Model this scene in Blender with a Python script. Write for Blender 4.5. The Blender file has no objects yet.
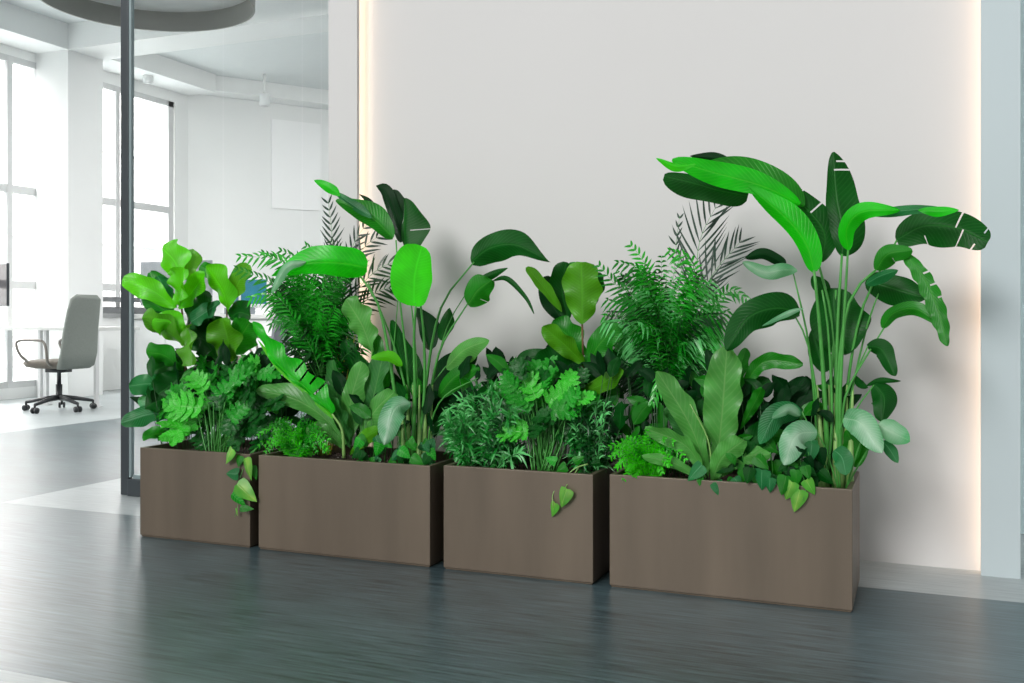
import bpy, math, random
from mathutils import Vector
random.seed(7)
R = random.random
def U(a, b): return a + (b - a) * R()
SC = bpy.context.scene
COL = SC.collection
# ---------------------------------------------------------------- camera
F, HOR, CX, H = 992.0, 316.0, 512.0, 0.9
A = math.atan(408 / 992)
CA, SA = math.cos(A), math.sin(A)
cam = bpy.data.objects.new('camera', bpy.data.cameras.new('camera'))
COL.objects.link(cam)
cam.location = (0, 0, H)
cam.rotation_euler = (math.pi / 2, 0, A)
cam.data.sensor_width = 36
cam.data.lens = 36 * F / 1024
cam.data.shift_y = -(341.5 - HOR) / 1024
cam.data.clip_start = .05
SC.camera = cam
def at(px, py, Y):
    """world point seen at a pixel, on the plane at depth Y"""
    u = (px - CX) / F
    t = Y / (CA + u * SA)
    return Vector((t * (-SA + u * CA), Y, H + (HOR - py) / F * t))
def gr(px, py):
    t = H * F / (py - HOR); u = (px - CX) / F
    return Vector((t * (-SA + u * CA), t * (CA + u * SA), 0))
def ppm(px, Y):
    return Y / (CA + (px - CX) / F * SA) / F      # metres per pixel
# ---------------------------------------------------------------- materials
def lin(c):
    c /= 255.0
    return c / 12.92 if c <= .04045 else ((c + .055) / 1.055) ** 2.4
def C3(r, g, b): return (lin(r), lin(g), lin(b), 1)
def newmat(name):
    m = bpy.data.materials.new(name); m.use_nodes = True
    nt = m.node_tree; nt.nodes.clear()
    o = nt.nodes.new('ShaderNodeOutputMaterial')
    return m, nt, o
def N(nt, t, **kw):
    n = nt.nodes.new(t)
    for k, v in kw.items():
        if k.startswith('i_'): n.inputs[k[2:].replace('_', ' ')].default_value = v
        else: setattr(n, k, v)
    return n
def mixc(nt, fac, a, b):
    n = nt.nodes.new('ShaderNodeMix'); n.data_type = 'RGBA'
    for s, v in ((0, fac), (6, a), (7, b)):
        if hasattr(v, 'links'): nt.links.new(v, n.inputs[s])
        else: n.inputs[s].default_value = v
    return n.outputs[2]
def mth(nt, op, a, b=0.0, c=None):
    n = nt.nodes.new('ShaderNodeMath'); n.operation = op
    for s, v in ((0, a), (1, b), (2, c)):
        if v is None: continue
        if hasattr(v, 'links'): nt.links.new(v, n.inputs[s])
        else: n.inputs[s].default_value = v
    return n.outputs[0]
def plain(name, col, rough=.5, metal=0.0, noise=.06, scale=8, bump=0.0, stretch=(1, 1, 1), spec=.5, coord='Object'):
    m, nt, o = newmat(name)
    tc = N(nt, 'ShaderNodeTexCoord'); mp = N(nt, 'ShaderNodeMapping')
    mp.inputs['Scale'].default_value = stretch
    nt.links.new(tc.outputs[coord], mp.inputs[0])
    nz = N(nt, 'ShaderNodeTexNoise', i_Scale=scale, i_Detail=4.0)
    nt.links.new(mp.outputs[0], nz.inputs['Vector'])
    dk = tuple(v * (1 - 2 * noise) for v in col[:3]) + (1,); lt = tuple(min(1, v * (1 + 2 * noise)) for v in col[:3]) + (1,)
    p = N(nt, 'ShaderNodeBsdfPrincipled', i_Roughness=rough, i_Metallic=metal)
    p.inputs['Specular IOR Level'].default_value = spec
    nt.links.new(mixc(nt, nz.outputs[0], dk, lt), p.inputs['Base Color'])
    if bump:
        b = N(nt, 'ShaderNodeBump', i_Strength=bump, i_Distance=.01)
        nt.links.new(nz.outputs[0], b.inputs['Height']); nt.links.new(b.outputs[0], p.inputs['Normal'])
    nt.links.new(p.outputs[0], o.inputs[0])
    return m
def emis(name, col, s):
    m, nt, o = newmat(name)
    e = N(nt, 'ShaderNodeEmission', i_Strength=s); e.inputs[0].default_value = col
    nt.links.new(e.outputs[0], o.inputs[0]); return m
def leafmat(name, col, vein=None, nv=20, trans=.3, rough=.34, patch=None, back=None, vs=.3, spec=.42):
    """leaf: midrib and side veins from the blade's own UV (u across 0..1, v along 0..1)"""
    m, nt, o = newmat(name)
    if vein is None: vein = tuple(min(1, v * 1.7 + .02) for v in col[:3]) + (1,)
    uv = N(nt, 'ShaderNodeUVMap'); sx = N(nt, 'ShaderNodeSeparateXYZ')
    nt.links.new(uv.outputs[0], sx.inputs[0])
    au = mth(nt, 'ABSOLUTE', mth(nt, 'SUBTRACT', sx.outputs[0], .5))
    mid = mth(nt, 'SUBTRACT', 1.0, mth(nt, 'SMOOTH_MIN', mth(nt, 'MULTIPLY', au, 28.0), 1.0, .2))
    ph = mth(nt, 'MULTIPLY', mth(nt, 'SUBTRACT', sx.outputs[1], mth(nt, 'MULTIPLY', au, .35)), nv * 6.2832)
    w = mth(nt, 'POWER', mth(nt, 'MULTIPLY_ADD', mth(nt, 'SINE', ph), .5, .5), 6.0)
    vf = mth(nt, 'MAXIMUM', mth(nt, 'MULTIPLY', mid, .9), mth(nt, 'MULTIPLY', w, vs))
    nz = N(nt, 'ShaderNodeTexNoise', i_Scale=11.0, i_Detail=2.0)
    tc = N(nt, 'ShaderNodeTexCoord'); nt.links.new(tc.outputs['Object'], nz.inputs['Vector'])
    dk = tuple(v * .42 for v in col[:3]) + (1,); lt = tuple(min(1, v * 1.6) for v in col[:3]) + (1,)
    base = mixc(nt, nz.outputs[0], dk, lt)
    if patch:
        n2 = N(nt, 'ShaderNodeTexNoise', i_Scale=12.0, i_Detail=2.0)
        nt.links.new(tc.outputs['Object'], n2.inputs['Vector'])
        rp = N(nt, 'ShaderNodeMapRange'); rp.inputs[1].default_value = .35; rp.inputs[2].default_value = .62
        nt.links.new(n2.outputs[0], rp.inputs[0])
        base = mixc(nt, mth(nt, 'MULTIPLY', rp.outputs[0], mth(nt, 'SUBTRACT', 1.0, mth(nt, 'MULTIPLY', au, 1.7))), base, patch)
    colr = mixc(nt, mth(nt, 'MULTIPLY', vf, .55), base, vein)
    if back:
        g = N(nt, 'ShaderNodeNewGeometry')
        colr = mixc(nt, g.outputs['Backfacing'], colr, back)
    p = N(nt, 'ShaderNodeBsdfPrincipled', i_Roughness=rough)
    p.inputs['Specular IOR Level'].default_value = spec
    nt.links.new(colr, p.inputs['Base Color'])
    b = N(nt, 'ShaderNodeBump', i_Strength=.35, i_Distance=.004)
    nt.links.new(mth(nt, 'MULTIPLY', vf, -1.0), b.inputs['Height']); nt.links.new(b.outputs[0], p.inputs['Normal'])
    t = N(nt, 'ShaderNodeBsdfTranslucent')
    tcn = mixc(nt, .35, colr, (min(1, col[0] * 2.5 + .02), min(1, col[1] * 1.8 + .02), col[2] * .5, 1))
    nt.links.new(tcn, t.inputs[0])
    ms = N(nt, 'ShaderNodeMixShader'); ms.inputs[0].default_value = trans
    nt.links.new(p.outputs[0], ms.inputs[1]); nt.links.new(t.outputs[0], ms.inputs[2])
    nt.links.new(ms.outputs[0], o.inputs[0])
    return m
LM = {
 'lime':   leafmat('leaf_lime', C3(84, 196, 12), vs=.35),
 'bright': leafmat('leaf_bright', C3(14, 190, 8), C3(90, 215, 40), vs=.3, trans=.35),
 'neon':   leafmat('leaf_neon', C3(50, 214, 8), vs=.3, trans=.35),
 'olive':  leafmat('leaf_olive', C3(76, 152, 22), vs=.4),
 'mid':    leafmat('leaf_mid', C3(20, 126, 18), C3(90, 175, 60), vs=.4),
 'dark':   leafmat('leaf_dark', C3(4, 78, 18), C3(50, 130, 50), rough=.4, vs=.3, spec=.2),
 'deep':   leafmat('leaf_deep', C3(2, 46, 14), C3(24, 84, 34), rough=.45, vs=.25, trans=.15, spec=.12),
 'teal':   leafmat('leaf_teal', C3(16, 112, 52), C3(130, 200, 150), rough=.36, vs=.4, spec=.35),
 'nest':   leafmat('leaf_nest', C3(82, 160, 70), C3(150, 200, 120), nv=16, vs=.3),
 'nestd':  leafmat('leaf_nest_dark', C3(52, 122, 56), C3(120, 175, 100), nv=16, vs=.3),  # darker green of the same fern
 'silver': leafmat('leaf_silver', C3(72, 158, 100), C3(190, 225, 190), rough=.3, vs=.5, patch=C3(176, 212, 184)),
 'vari':   leafmat('leaf_variegated', C3(74, 170, 50), C3(190, 225, 120), vs=.2, patch=C3(168, 214, 92)),
 'phil':   leafmat('leaf_lobed', C3(16, 156, 28), C3(130, 220, 110), nv=6, vs=.5),
 'phill':  leafmat('leaf_lobed_pale', C3(60, 204, 44), C3(180, 240, 160), nv=6, vs=.5),
 'phild':  leafmat('leaf_lobed_dark', C3(4, 92, 22), C3(70, 160, 70), nv=6, vs=.5),
 'needle': leafmat('leaf_fine', C3(20, 132, 40), C3(150, 215, 150), vs=0, rough=.3),
 'needl2': leafmat('leaf_fine_dark', C3(4, 76, 24), C3(80, 160, 90), vs=0, rough=.3),
 'needl3': leafmat('leaf_fine_highlight', C3(96, 196, 110), C3(190, 235, 190), vs=0, rough=.3),  # pale leaf colour stands in for white glossy highlights
 'fern':   leafmat('leaf_feathery', C3(60, 208, 12), vs=0, trans=.35),
 'fern2':  leafmat('leaf_feathery_green', C3(22, 152, 16), vs=0, trans=.35),
 'palm':   leafmat('leaf_palm', C3(10, 128, 20), C3(120, 210, 110), vs=0, rough=.25, spec=.6),
 'palml':  leafmat('leaf_palm_pale', C3(36, 176, 36), C3(170, 230, 160), vs=0, rough=.25, spec=.6),
 'palmd':  leafmat('leaf_palm_dark', C3(4, 58, 16), C3(60, 130, 60), vs=0, rough=.3),
 'palmk':  leafmat('leaf_palm_blackish', C3(26, 58, 44), C3(60, 100, 70), vs=0, rough=.4, trans=.15),  # near-black green for the rear palm fronds
}
M_stalk = plain('stalk_green', C3(70, 150, 62), .4, noise=.15, scale=30)
M_stalkp = plain('stalk_pale', C3(132, 176, 96), .45, noise=.2, scale=20)
M_stalkd = plain('stalk_dark', C3(44, 92, 44), .45, noise=.15, scale=30)
M_cane = plain('cane_golden', C3(150, 150, 50), .5, noise=.3, scale=25)
M_wood = plain('stem_woody', C3(112, 84, 56), .8, noise=.25, scale=40, bump=.3)
# ---------------------------------------------------------------- mesh builder
class MB:
    def __init__(s): s.v = []; s.f = []; s.uv = []; s.mi = []
    def quad(s, idx, uvs, mi=0):
        s.f.append(idx); s.uv.append(uvs); s.mi.append(mi)
    def box(s, x0, x1, y0, y1, z0, z1, mi=0, M=None):
        b = len(s.v)
        for z in (z0, z1):
            for (x, y) in ((x0, y0), (x1, y0), (x1, y1), (x0, y1)):
                p = Vector((x, y, z)); s.v.append(M @ p if M else p)
        for q in ((3, 2, 1, 0), (4, 5, 6, 7), (0, 1, 5, 4), (1, 2, 6, 5), (2, 3, 7, 6), (3, 0, 4, 7)):
            s.quad([b + i for i in q], [(0, 0), (1, 0), (1, 1), (0, 1)], mi)
    def tube(s, P, r, n=6, mi=0, cap=True):
        m = len(P); rr = r if isinstance(r, (list, tuple)) else [r] * m
        up = Vector((0.13, .97, .2)); b = len(s.v)
        for i, p in enumerate(P):
            t = (P[min(i + 1, m - 1)] - P[max(i - 1, 0)])
            t = t.normalized() if t.length > 1e-9 else Vector((0, 0, 1))
            a = t.cross(up)
            if a.length < .05: a = t.cross(Vector((1, 0, 0)))
            a.normalize(); c = t.cross(a)
            for k in range(n):
                th = 2 * math.pi * k / n
                s.v.append(p + (a * math.cos(th) + c * math.sin(th)) * rr[i])
        for i in range(m - 1):
            for k in range(n):
                k2 = (k + 1) % n
                s.quad([b + i * n + k, b + i * n + k2, b + (i + 1) * n + k2, b + (i + 1) * n + k],
                       [(k / n, i / m), ((k + 1) / n, i / m), ((k + 1) / n, (i + 1) / m), (k / n, (i + 1) / m)], mi)
        if cap:
            s.quad([b + k for k in range(n)][::-1], [(0, 0)] * n, mi)
            s.quad([b + (m - 1) * n + k for k in range(n)], [(0, 0)] * n, mi)
    def lathe(s, prof, M=None, n=24, mi=0, sx=1, sy=1):
        b = len(s.v); m = len(prof)
        for (r, z) in prof:
            for k in range(n):
                th = 2 * math.pi * k / n
                p = Vector((r * math.cos(th) * sx, r * math.sin(th) * sy, z)); s.v.append(M @ p if M else p)
        for i in range(m - 1):
            for k in range(n):
                k2 = (k + 1) % n
                s.quad([b + i * n + k, b + i * n + k2, b + (i + 1) * n + k2, b + (i + 1) * n + k], [(0, 0), (1, 0), (1, 1), (0, 1)], mi)
    def blade(s, P, S, wl, wr, a=.6, b_=.7, ns=3, fold=0.0, curl=0.0, ruf=0.0, rn=5, rs=0.0, tears=(), mi=0, nrm=None, lob=0.0):
        """leaf blade: midrib points P, side vectors S, half widths, width profile t^a (1-t)^b"""
        m = len(P); tm = a / (a + b_); nm = (tm ** a) * ((1 - tm) ** b_)
        base = len(s.v); W = 2 * ns + 1; ph = U(0, 6)
        for i in range(m):
            t = i / (m - 1)
            te = min(max(t, .004), .996)
            pr = (te ** a) * ((1 - te) ** b_) / nm
            T = (P[min(i + 1, m - 1)] - P[max(i - 1, 0)]); T = T.normalized() if T.length > 1e-9 else Vector((0, 0, 1))
            sd = S[i] if isinstance(S, list) else S
            nn = nrm if nrm is not None else T.cross(sd)
            nn = nn.normalized() if nn.length > 1e-6 else Vector((0, -1, 0))
            for j in range(W):
                q = (j - ns) / ns
                w = (wl if q < 0 else wr) * pr
                e = 1 + rs * math.sin(t * rn * 6.28 + ph + (0 if q < 0 else 1.9)) * abs(q)
                aq = abs(q)
                off = w * (fold * aq + curl * aq * aq) + (wl + wr) * .5 * ruf * aq * aq * math.sin(t * rn * 6.28 + ph + (0 if q < 0 else 2.2))
                s.v.append(P[i] + sd * (q * w * e) + nn * off + T * (-lob * w * aq * (1 - t)))
        ts = {}
        for (sdn, tt, dp) in tears:
            ts[(sdn, int(tt * (m - 1)))] = dp
        for i in range(m - 1):
            for j in range(W - 1):
                sdn = -1 if j < ns else 1
                dp = ts.get((sdn, i))
                if dp:
                    q = abs((j + .5 - ns) / ns)
                    if q > 1 - dp: continue
                u0 = j / (W - 1); u1 = (j + 1) / (W - 1); v0 = i / (m - 1); v1 = (i + 1) / (m - 1)
                s.quad([base + i * W + j, base + i * W + j + 1, base + (i + 1) * W + j + 1, base + (i + 1) * W + j],
                       [(u0, v0), (u1, v0), (u1, v1), (u0, v1)], mi)
    def build(s, name, mats, parent=None, smooth=True, loc=None):
        me = bpy.data.meshes.new(name)
        o_ = loc if loc is not None else Vector((0, 0, 0))
        me.from_pydata([tuple(Vector(v) - o_) for v in s.v], [], s.f)
        uvl = me.uv_layers.new(name='UVMap'); k = 0; d = uvl.data
        for uvs in s.uv:
            for c in uvs: d[k].uv = c; k += 1
        if not isinstance(mats, (list, tuple)): mats = [mats]
        for m in mats: me.materials.append(m)
        me.polygons.foreach_set('material_index', s.mi)
        me.polygons.foreach_set('use_smooth', [smooth] * len(s.f))
        me.update()
        o = bpy.data.objects.new(name, me); COL.objects.link(o)
        o.location = o_
        if parent is not None:
            o.parent = parent
            o.location = o_ - parent.location
        return o
def bevel(o, w=.005, seg=2):
    m = o.modifiers.new('bevel', 'BEVEL'); m.width = w; m.segments = seg; m.limit_method = 'ANGLE'
    return o
def smoothpts(P, n):
    """Catmull-Rom through points P, n samples"""
    if len(P) == 2: return [P[0].lerp(P[1], i / (n - 1)) for i in range(n)]
    Q = [P[0] * 2 - P[1]] + list(P) + [P[-1] * 2 - P[-2]]
    L = [0.0]
    for i in range(len(P) - 1): L.append(L[-1] + max((P[i + 1] - P[i]).length, 1e-6))
    out = []
    for k in range(n):
        d = L[-1] * k / (n - 1); i = 0
        while i < len(P) - 2 and d > L[i + 1]: i += 1
        t = (d - L[i]) / (L[i + 1] - L[i]); p0, p1, p2, p3 = Q[i:i + 4]
        out.append(.5 * ((2 * p1) + (p2 - p0) * t + (2 * p0 - 5 * p1 + 4 * p2 - p3) * t * t + (3 * p1 - p0 - 3 * p2 + p3) * t ** 3))
    return out
def root(name, loc, label=None, cat=None, group=None, kind=None, rz=0):
    o = bpy.data.objects.new(name, None); COL.objects.link(o); o.location = loc; o.rotation_euler.z = rz
    o.empty_display_size = .05
    return tag(o, label, cat, group, kind)
def tag(o, label=None, cat=None, group=None, kind=None):
    if label: o['label'] = label
    if cat: o['category'] = cat
    if group: o['group'] = group
    if kind: o['kind'] = kind
    return o
def struct(name, mb, mats, parent=None, smooth=False):
    o = mb.build(name, mats, parent, smooth)
    if parent is None: o['kind'] = 'structure'
    return o
# ---------------------------------------------------------------- leaves given as they stand in the place
def path(xy, Y0, Y1, n, bulge=0.0):
    """pixel polyline -> world curve whose depth runs Y0..Y1"""
    k = len(xy) // 2; P = []
    for i in range(k):
        f = i / max(1, k - 1)
        P.append(at(xy[2 * i], xy[2 * i + 1], Y0 + (Y1 - Y0) * f + bulge * math.sin(math.pi * f)))
    return smoothpts(P, n)
SHAPES = {'lance': (.7, .8), 'blunt': (.3, .3), 'pad': (.42, .62), 'obov': (.66, .40), 'oval': (.5, .5), 'base': (.35, .9), 'strap': (.45, .4), 'tip': (.3, 1.0), 'nest': (1.0, .55), 'thin': (.5, .9)}
def leaf(parent, mat, xy, w, Y=(3.4, 3.35), shape='lance', fold=None, curl=0.0, ruf=.06, rn=3, rs=.03, tears=(), n=18, ns=3, stalk=None, name='leaf', bulge=0.0, mb=None, tw=0.0):
    if tears: n = 64
    P = path(xy, Y[0], Y[1], n, bulge)
    k = ppm(xy[0], Y[0]); wl, wr = (w if isinstance(w, tuple) else (w, w))
    S = []
    for i in range(n):
        T = P[min(i + 1, n - 1)] - P[max(i - 1, 0)]
        sd = T.cross(Vector((0, -1, 0)))           # right-hand side as seen from the front
        if sd.length < 1e-6: sd = Vector((1, 0, 0))
        sd = -sd.normalized() * 1.0
        S.append(sd)
    # make sure +S is to the right of travel direction
    T = P[1] - P[0]
    if (T.x * S[0].z - T.z * S[0].x) > 0: S = [-q for q in S]
    if tw:
        S = [(q * math.cos(tw) + Vector((0, math.sin(tw), 0))).normalized() for q in S]
    if fold is None: fold = U(.15, .4) * random.choice((-1, 1))
    a, b_ = SHAPES[shape]
    m = mb or MB()
    m.blade(P, S, wl * k, wr * k, a, b_, ns, fold, curl, ruf, rn, rs, tears)
    if mb is None:
        return m.build(name, LM[mat], parent)
def stalk(parent, xy, r0, r1, Y=(3.4, 3.4), mat=None, name='stalk', n=12, bulge=0.0, mb=None):
    P = path(xy, Y[0], Y[1], n, bulge)
    m = mb or MB()
    m.tube(P, [r0 + (r1 - r0) * i / (n - 1) for i in range(n)], 7)
    if mb is None: return m.build(name, mat or M_stalk, parent)

# ================================================================ SETTING
M_wall = plain('wall_paint', C3(209, 208, 207), .7, noise=.012, scale=1.2, bump=.01)
M_white = plain('office_white', C3(244, 245, 244), .6, noise=.01, scale=2)
M_grey = plain('office_grey_ceiling', C3(222, 226, 226), .8, noise=.01)
M_frame = plain('frame_dark_metal', C3(62, 68, 72), .35, .3, noise=.05)
M_wframe = plain('window_frame_grey', C3(214, 215, 215), .45, noise=.03)
M_alu = plain('aluminium_edge', C3(140, 156, 158), .35, .4, noise=.03)
def floormat(name, dk, lt, rough, spec=.5):
    m, nt, o = newmat(name)
    g = N(nt, 'ShaderNodeNewGeometry'); mp = N(nt, 'ShaderNodeMapping'); mp.inputs['Scale'].default_value = (1.6, 26, 1)
    nt.links.new(g.outputs['Position'], mp.inputs[0])
    n1 = N(nt, 'ShaderNodeTexNoise', i_Scale=3.2, i_Detail=6.0, i_Roughness=.6); nt.links.new(mp.outputs[0], n1.inputs['Vector'])
    mp2 = N(nt, 'ShaderNodeMapping'); mp2.inputs['Scale'].default_value = (.5, 1.4, 1); nt.links.new(g.outputs['Position'], mp2.inputs[0])
    n2 = N(nt, 'ShaderNodeTexNoise', i_Scale=1.6, i_Detail=4.0); nt.links.new(mp2.outputs[0], n2.inputs['Vector'])
    r = N(nt, 'ShaderNodeMapRange'); r.inputs[1].default_value = .34; r.inputs[2].default_value = .68
    nt.links.new(mth(nt, 'MULTIPLY_ADD', n1.outputs[0], .7, mth(nt, 'MULTIPLY', n2.outputs[0], .3)), r.inputs[0])
    p = N(nt, 'ShaderNodeBsdfPrincipled'); p.inputs['Specular IOR Level'].default_value = spec
    nt.links.new(mixc(nt, r.outputs[0], dk, lt), p.inputs['Base Color'])
    rr = N(nt, 'ShaderNodeMapRange'); rr.inputs[3].default_value = rough - .02; rr.inputs[4].default_value = rough + .06
    nt.links.new(n1.outputs[0], rr.inputs[0]); nt.links.new(rr.outputs[0], p.inputs['Roughness'])
    b = N(nt, 'ShaderNodeBump', i_Strength=.03, i_Distance=.01); nt.links.new(n1.outputs[0], b.inputs['Height']); nt.links.new(b.outputs[0], p.inputs['Normal'])
    nt.links.new(p.outputs[0], o.inputs[0]); return m
M_fd = floormat('floor_dark_slate', C3(18, 32, 37), C3(88, 110, 116), .31, .95)
M_fl = floormat('floor_pale_band', C3(140, 148, 150), C3(180, 187, 188), .32)
# floor: dark slate with pale bands
fl = MB()
def slab(m, x0, x1, y0, y1, mi): m.box(x0, x1, y0, y1, -.1, 0, mi)
slab(fl, -16, 8, -8, 1.84, 1)
slab(fl, -16, 8, 1.84, 3.49, 0)
slab(fl, -4.1, 8, 3.49, 16, 1)
slab(fl, -6.53, -4.1, 3.49, 16, 0)
slab(fl, -16, -6.53, 3.49, 16, 1)
struct('floor', fl, [M_fd, M_fl])
# feature wall: recessed centre with light coves at both upright edges
YF, YR, ZC = 3.80, 3.87, 4.1
XL0, XL1 = at(328.5, 0, YF).x, at(357, 0, YF).x
XR0, XR1 = at(981, 0, YF).x, at(1020.5, 0, YF).x
w = MB(); w.box(XL0, XR1, YR, YR + .16, 0, ZC); struct('wall_back', w, M_wall)
# thin front boards that stand proud, light pocket behind each inner edge
w = MB(); w.box(XL0, XL1, YF, YF + .02, 0, ZC); w.box(XL0, XL1 - .05, YF + .02, YR, 0, ZC); struct('wall_left', w, M_wall)
M_wallc = plain('wall_paint_right', C3(188, 200, 203), .7, noise=.012, scale=1.2)
w = MB(); w.box(XR0, XR1, YF, YF + .02, 0, ZC); w.box(XR0 + .05, XR1, YF + .02, YR, 0, ZC); struct('wall_right', w, M_wallc)
M_led = emis('led_warm', (1, .66, .44, 1), 4.6)
M_ledl = emis('led_warm_left', (1, .76, .55, 1), 7)
for nm, x0, ml, lab in (('l', XL1 - .016, M_ledl, 'warm light strip in the left cove beside the glass partition'), ('r', XR0 + .05, M_led, 'warm light strip in the right cove beside the blue-grey wall panel')):
    t = root('light_strip', (x0, YF + .045, .0), lab, 'light strip', 'warm cove light strips')
    s = MB(); d = MB()
    if nm == 'l':      # fixed to the back of the front board, shining onto the recessed wall
        s.box(XL1 - .036, XL1 - .008, YF + .0205, YF + .024, .001, ZC - .01); d.box(XL1 - .033, XL1 - .011, YF + .024, YF + .027, .002, ZC - .02)
    else:
        s.box(x0 - .004, x0, YF + .021, YR - .001, .001, ZC - .01); d.box(x0 - .008, x0 - .004, YF + .022, YR - .002, .002, ZC - .02)
    s.build('channel', M_white, t, False); d.build('diffuser', ml, t, False)
# pale return wall beyond the right panel
w = MB(); w.box(XR1 + .012, XR1 + 1.2, 4.6, 4.75, 0, ZC); struct('wall_beyond', w, plain('wall_cool_white', C3(214, 238, 240), .6))
# glass partition with dark post
YG = 3.885
gp = root('wall_glass', (at(128, 490, YG).x, YG, 0), kind='structure')
def pane_mat():
    m, nt, o = newmat('partition_glass')
    t = N(nt, 'ShaderNodeBsdfTransparent'); t.inputs[0].default_value = (.958, .968, .962, 1)
    g = N(nt, 'ShaderNodeBsdfGlossy', i_Roughness=.0); fr = N(nt, 'ShaderNodeFresnel', i_IOR=1.3)
    ms = N(nt, 'ShaderNodeMixShader')
    nt.links.new(fr.outputs[0], ms.inputs[0]); nt.links.new(t.outputs[0], ms.inputs[1]); nt.links.new(g.outputs[0], ms.inputs[2])
    nt.links.new(ms.outputs[0], o.inputs[0]); return m
M_glass = pane_mat()
M_gedge = plain('glass_edge', C3(64, 104, 100), .7, noise=.02)
xp0, xp1 = at(122.5, 0, YG).x, at(131.5, 0, YG).x
m = MB(); m.box(xp0, xp1 - .008, YG - .014, YG + .014, 0, ZC); bevel(m.build('post', M_frame, gp, False), .003)
m = MB(); m.box(xp1 - .008, xp1 + .008, YG - .010, YG + .010, .09, ZC); m.build('post_trim', M_alu, gp, False)
m = MB(); m.box(xp1, XL0, YG - .03, YG + .03, 0, .085); bevel(m.build('bottom_rail', M_frame, gp, False), .003)
m = MB(); m.box(xp1 + .02, XL0, YG - .012, YG + .012, .085, .105); m.build('rail_trim', M_alu, gp, False)
m = MB(); m.box(xp0, XL0, YG - .03, YG + .03, ZC - .08, ZC); m.build('top_rail', M_frame, gp, False)
xs = [xp1 + .02, at(224, 0, YG).x, at(303, 0, YG).x, at(322, 0, YG).x, XL0]
for i in range(4):
    m = MB(); b = MB()
    x0, x1 = xs[i] + .003, xs[i + 1] - .003
    m.v += [Vector((x0, YG - .006, .105)), Vector((x1, YG - .006, .105)), Vector((x1, YG - .006, ZC - .08)), Vector((x0, YG - .006, ZC - .08))]
    m.quad([0, 1, 2, 3], [(0, 0), (1, 0), (1, 1), (0, 1)])
    b.box(x1 - .003, x1 + .01, YG - .006, YG + .006, .105, ZC - .08)
    po = m.build('pane', M_glass, gp, False)
    if i < 3: b.build('glass_edge', M_gedge, po, False).location = (0, 0, 0)
for o in list(COL.objects):
    if o.name.startswith('glass_edge'):
        o.parent = next(q for q in COL.objects if q.name.startswith('pane')); o.matrix_parent_inverse.identity()
        o.location = -gp.location + Vector((0, 0, 0))
# ---- office: window wall
XW, XCF = -9.1, -8.63
YC0, YC1, YE = 8.2, 8.7, 10.68
wy1a, wy1b = 3.9, 8.2
ZW = 3.72
w = MB()
w.box(XW - .3, XW, -2, 3.0, 0, ZC); w.box(XW - .3, XW, 3.0, YC0, ZW, ZC)
w.box(XW - .3, XW - .06, YC0 + .1, YC1, 0, ZC); w.box(XW - .3, XW - .06, YC0 - .05, YC0 + .1, ZW, ZC); w.box(XW - .3, XW, YC1, 10.42, ZW, ZC); w.box(XW - .3, XW, YC1, 10.42, 0, .88)
w.box(XW - .3, XW, 10.42, YE + .3, 0, ZC)
w.box(XW - .3, XW, 3.0, YC0, 0, .12)
w.box(XW, XCF, -2, YC0, 3.82, ZC); w.box(XW, XCF, YC1, YE - .02, 3.86, ZC)
struct('wall_window_side', w, M_white)
w = MB(); w.box(XW, XCF, YC0, YC1, 0, ZC - .0); struct('trim_1', w, M_white)
w = MB(); w.box(XCF, 0, YC0, YC1, 3.82, ZC); struct('trim_2', w, M_white)
def window(name, y0, y1, z0, z1, mull, bars):
    t = root(name, (XW, y0, z0), kind='structure')
    m = MB(); X0, X1 = XW - .05, XW - .005
    m.box(X0, X1, y0, y0 + .07, z0, z1); m.box(X0, X1, y1 - .09, y1, z0, z1); m.box(X0, X1, y0, y1, z1 - .07, z1); m.box(X0, X1, y0, y1, z0, z0 + .07)
    for q in mull: m.box(X0 - .002, X1 + .003, q - .035, q + .035, z0 + .001, z1 - .001)
    for q in bars: m.box(X0 - .004, X1 - .003, y0 + .01, y1 - .01, q - .045, q + .045)
    m.build('window_frame', M_wframe, t, False)
    g = MB(); b = 0
    g.v += [Vector((XW - .03, y0 + .05, z0 + .05)), Vector((XW - .03, y1 - .05, z0 + .05)), Vector((XW - .03, y1 - .05, z1 - .05)), Vector((XW - .03, y0 + .05, z1 - .05))]
    g.quad([0, 1, 2, 3], [(0, 0)] * 4); g.build('window_pane', M_glass, t, False)
window('window_1', 3.0, YC0 + .1, .12, ZW, (4.4, 5.9, 7.86), (2.28, 1.24))
window('window_2', YC1 + .0, 10.40, .88, ZW, (9.42,), (2.29, 1.25))
# rear office wall, running off at an angle
import mathutils
ang = math.atan2(.57, .82)
def RM(x, y, rz): return mathutils.Matrix.Translation((x, y, 0)) @ mathutils.Matrix.Rotation(rz, 4, 'Z')
Mr = RM(XW, YE, math.pi / 2 - ang)
w = MB(); w.box(0, 9, 0, .2, 0, ZC, 0, Mr); w.box(0, 9, -.35, 0, 3.9, ZC, 0, Mr); struct('wall_rear', w, M_white)
def on_rear(px):
    u = (px - CX) / F; rx, ry = -SA + u * CA, CA + u * SA; dx, dy = math.sin(ang), math.cos(ang)
    # XW + s dx = t rx ; YE + s dy = t ry
    t = (YE * dx - XW * dy) / (ry * dx - rx * dy); return (t * ry - YE) / dy, t
s0, t0 = on_rear(271); s1, t1 = on_rear(320)
w = MB(); BD = 1; w.box(s0, s1, -.02, -.004, H + (316 - 208) / F * t0, H + (316 - 119) / F * t0, 0, Mr)
o = w.build('whiteboard', plain('board_white', C3(255, 255, 255), .9, noise=.005), None, False); tag(o, 'plain white rectangular panel on the rear office wall behind the glass', 'whiteboard')
w = MB(); w.box(XW - .3, 0.4, YG + .04, 16, ZC, ZC + .1); struct('ceiling', w, M_grey)
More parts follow.
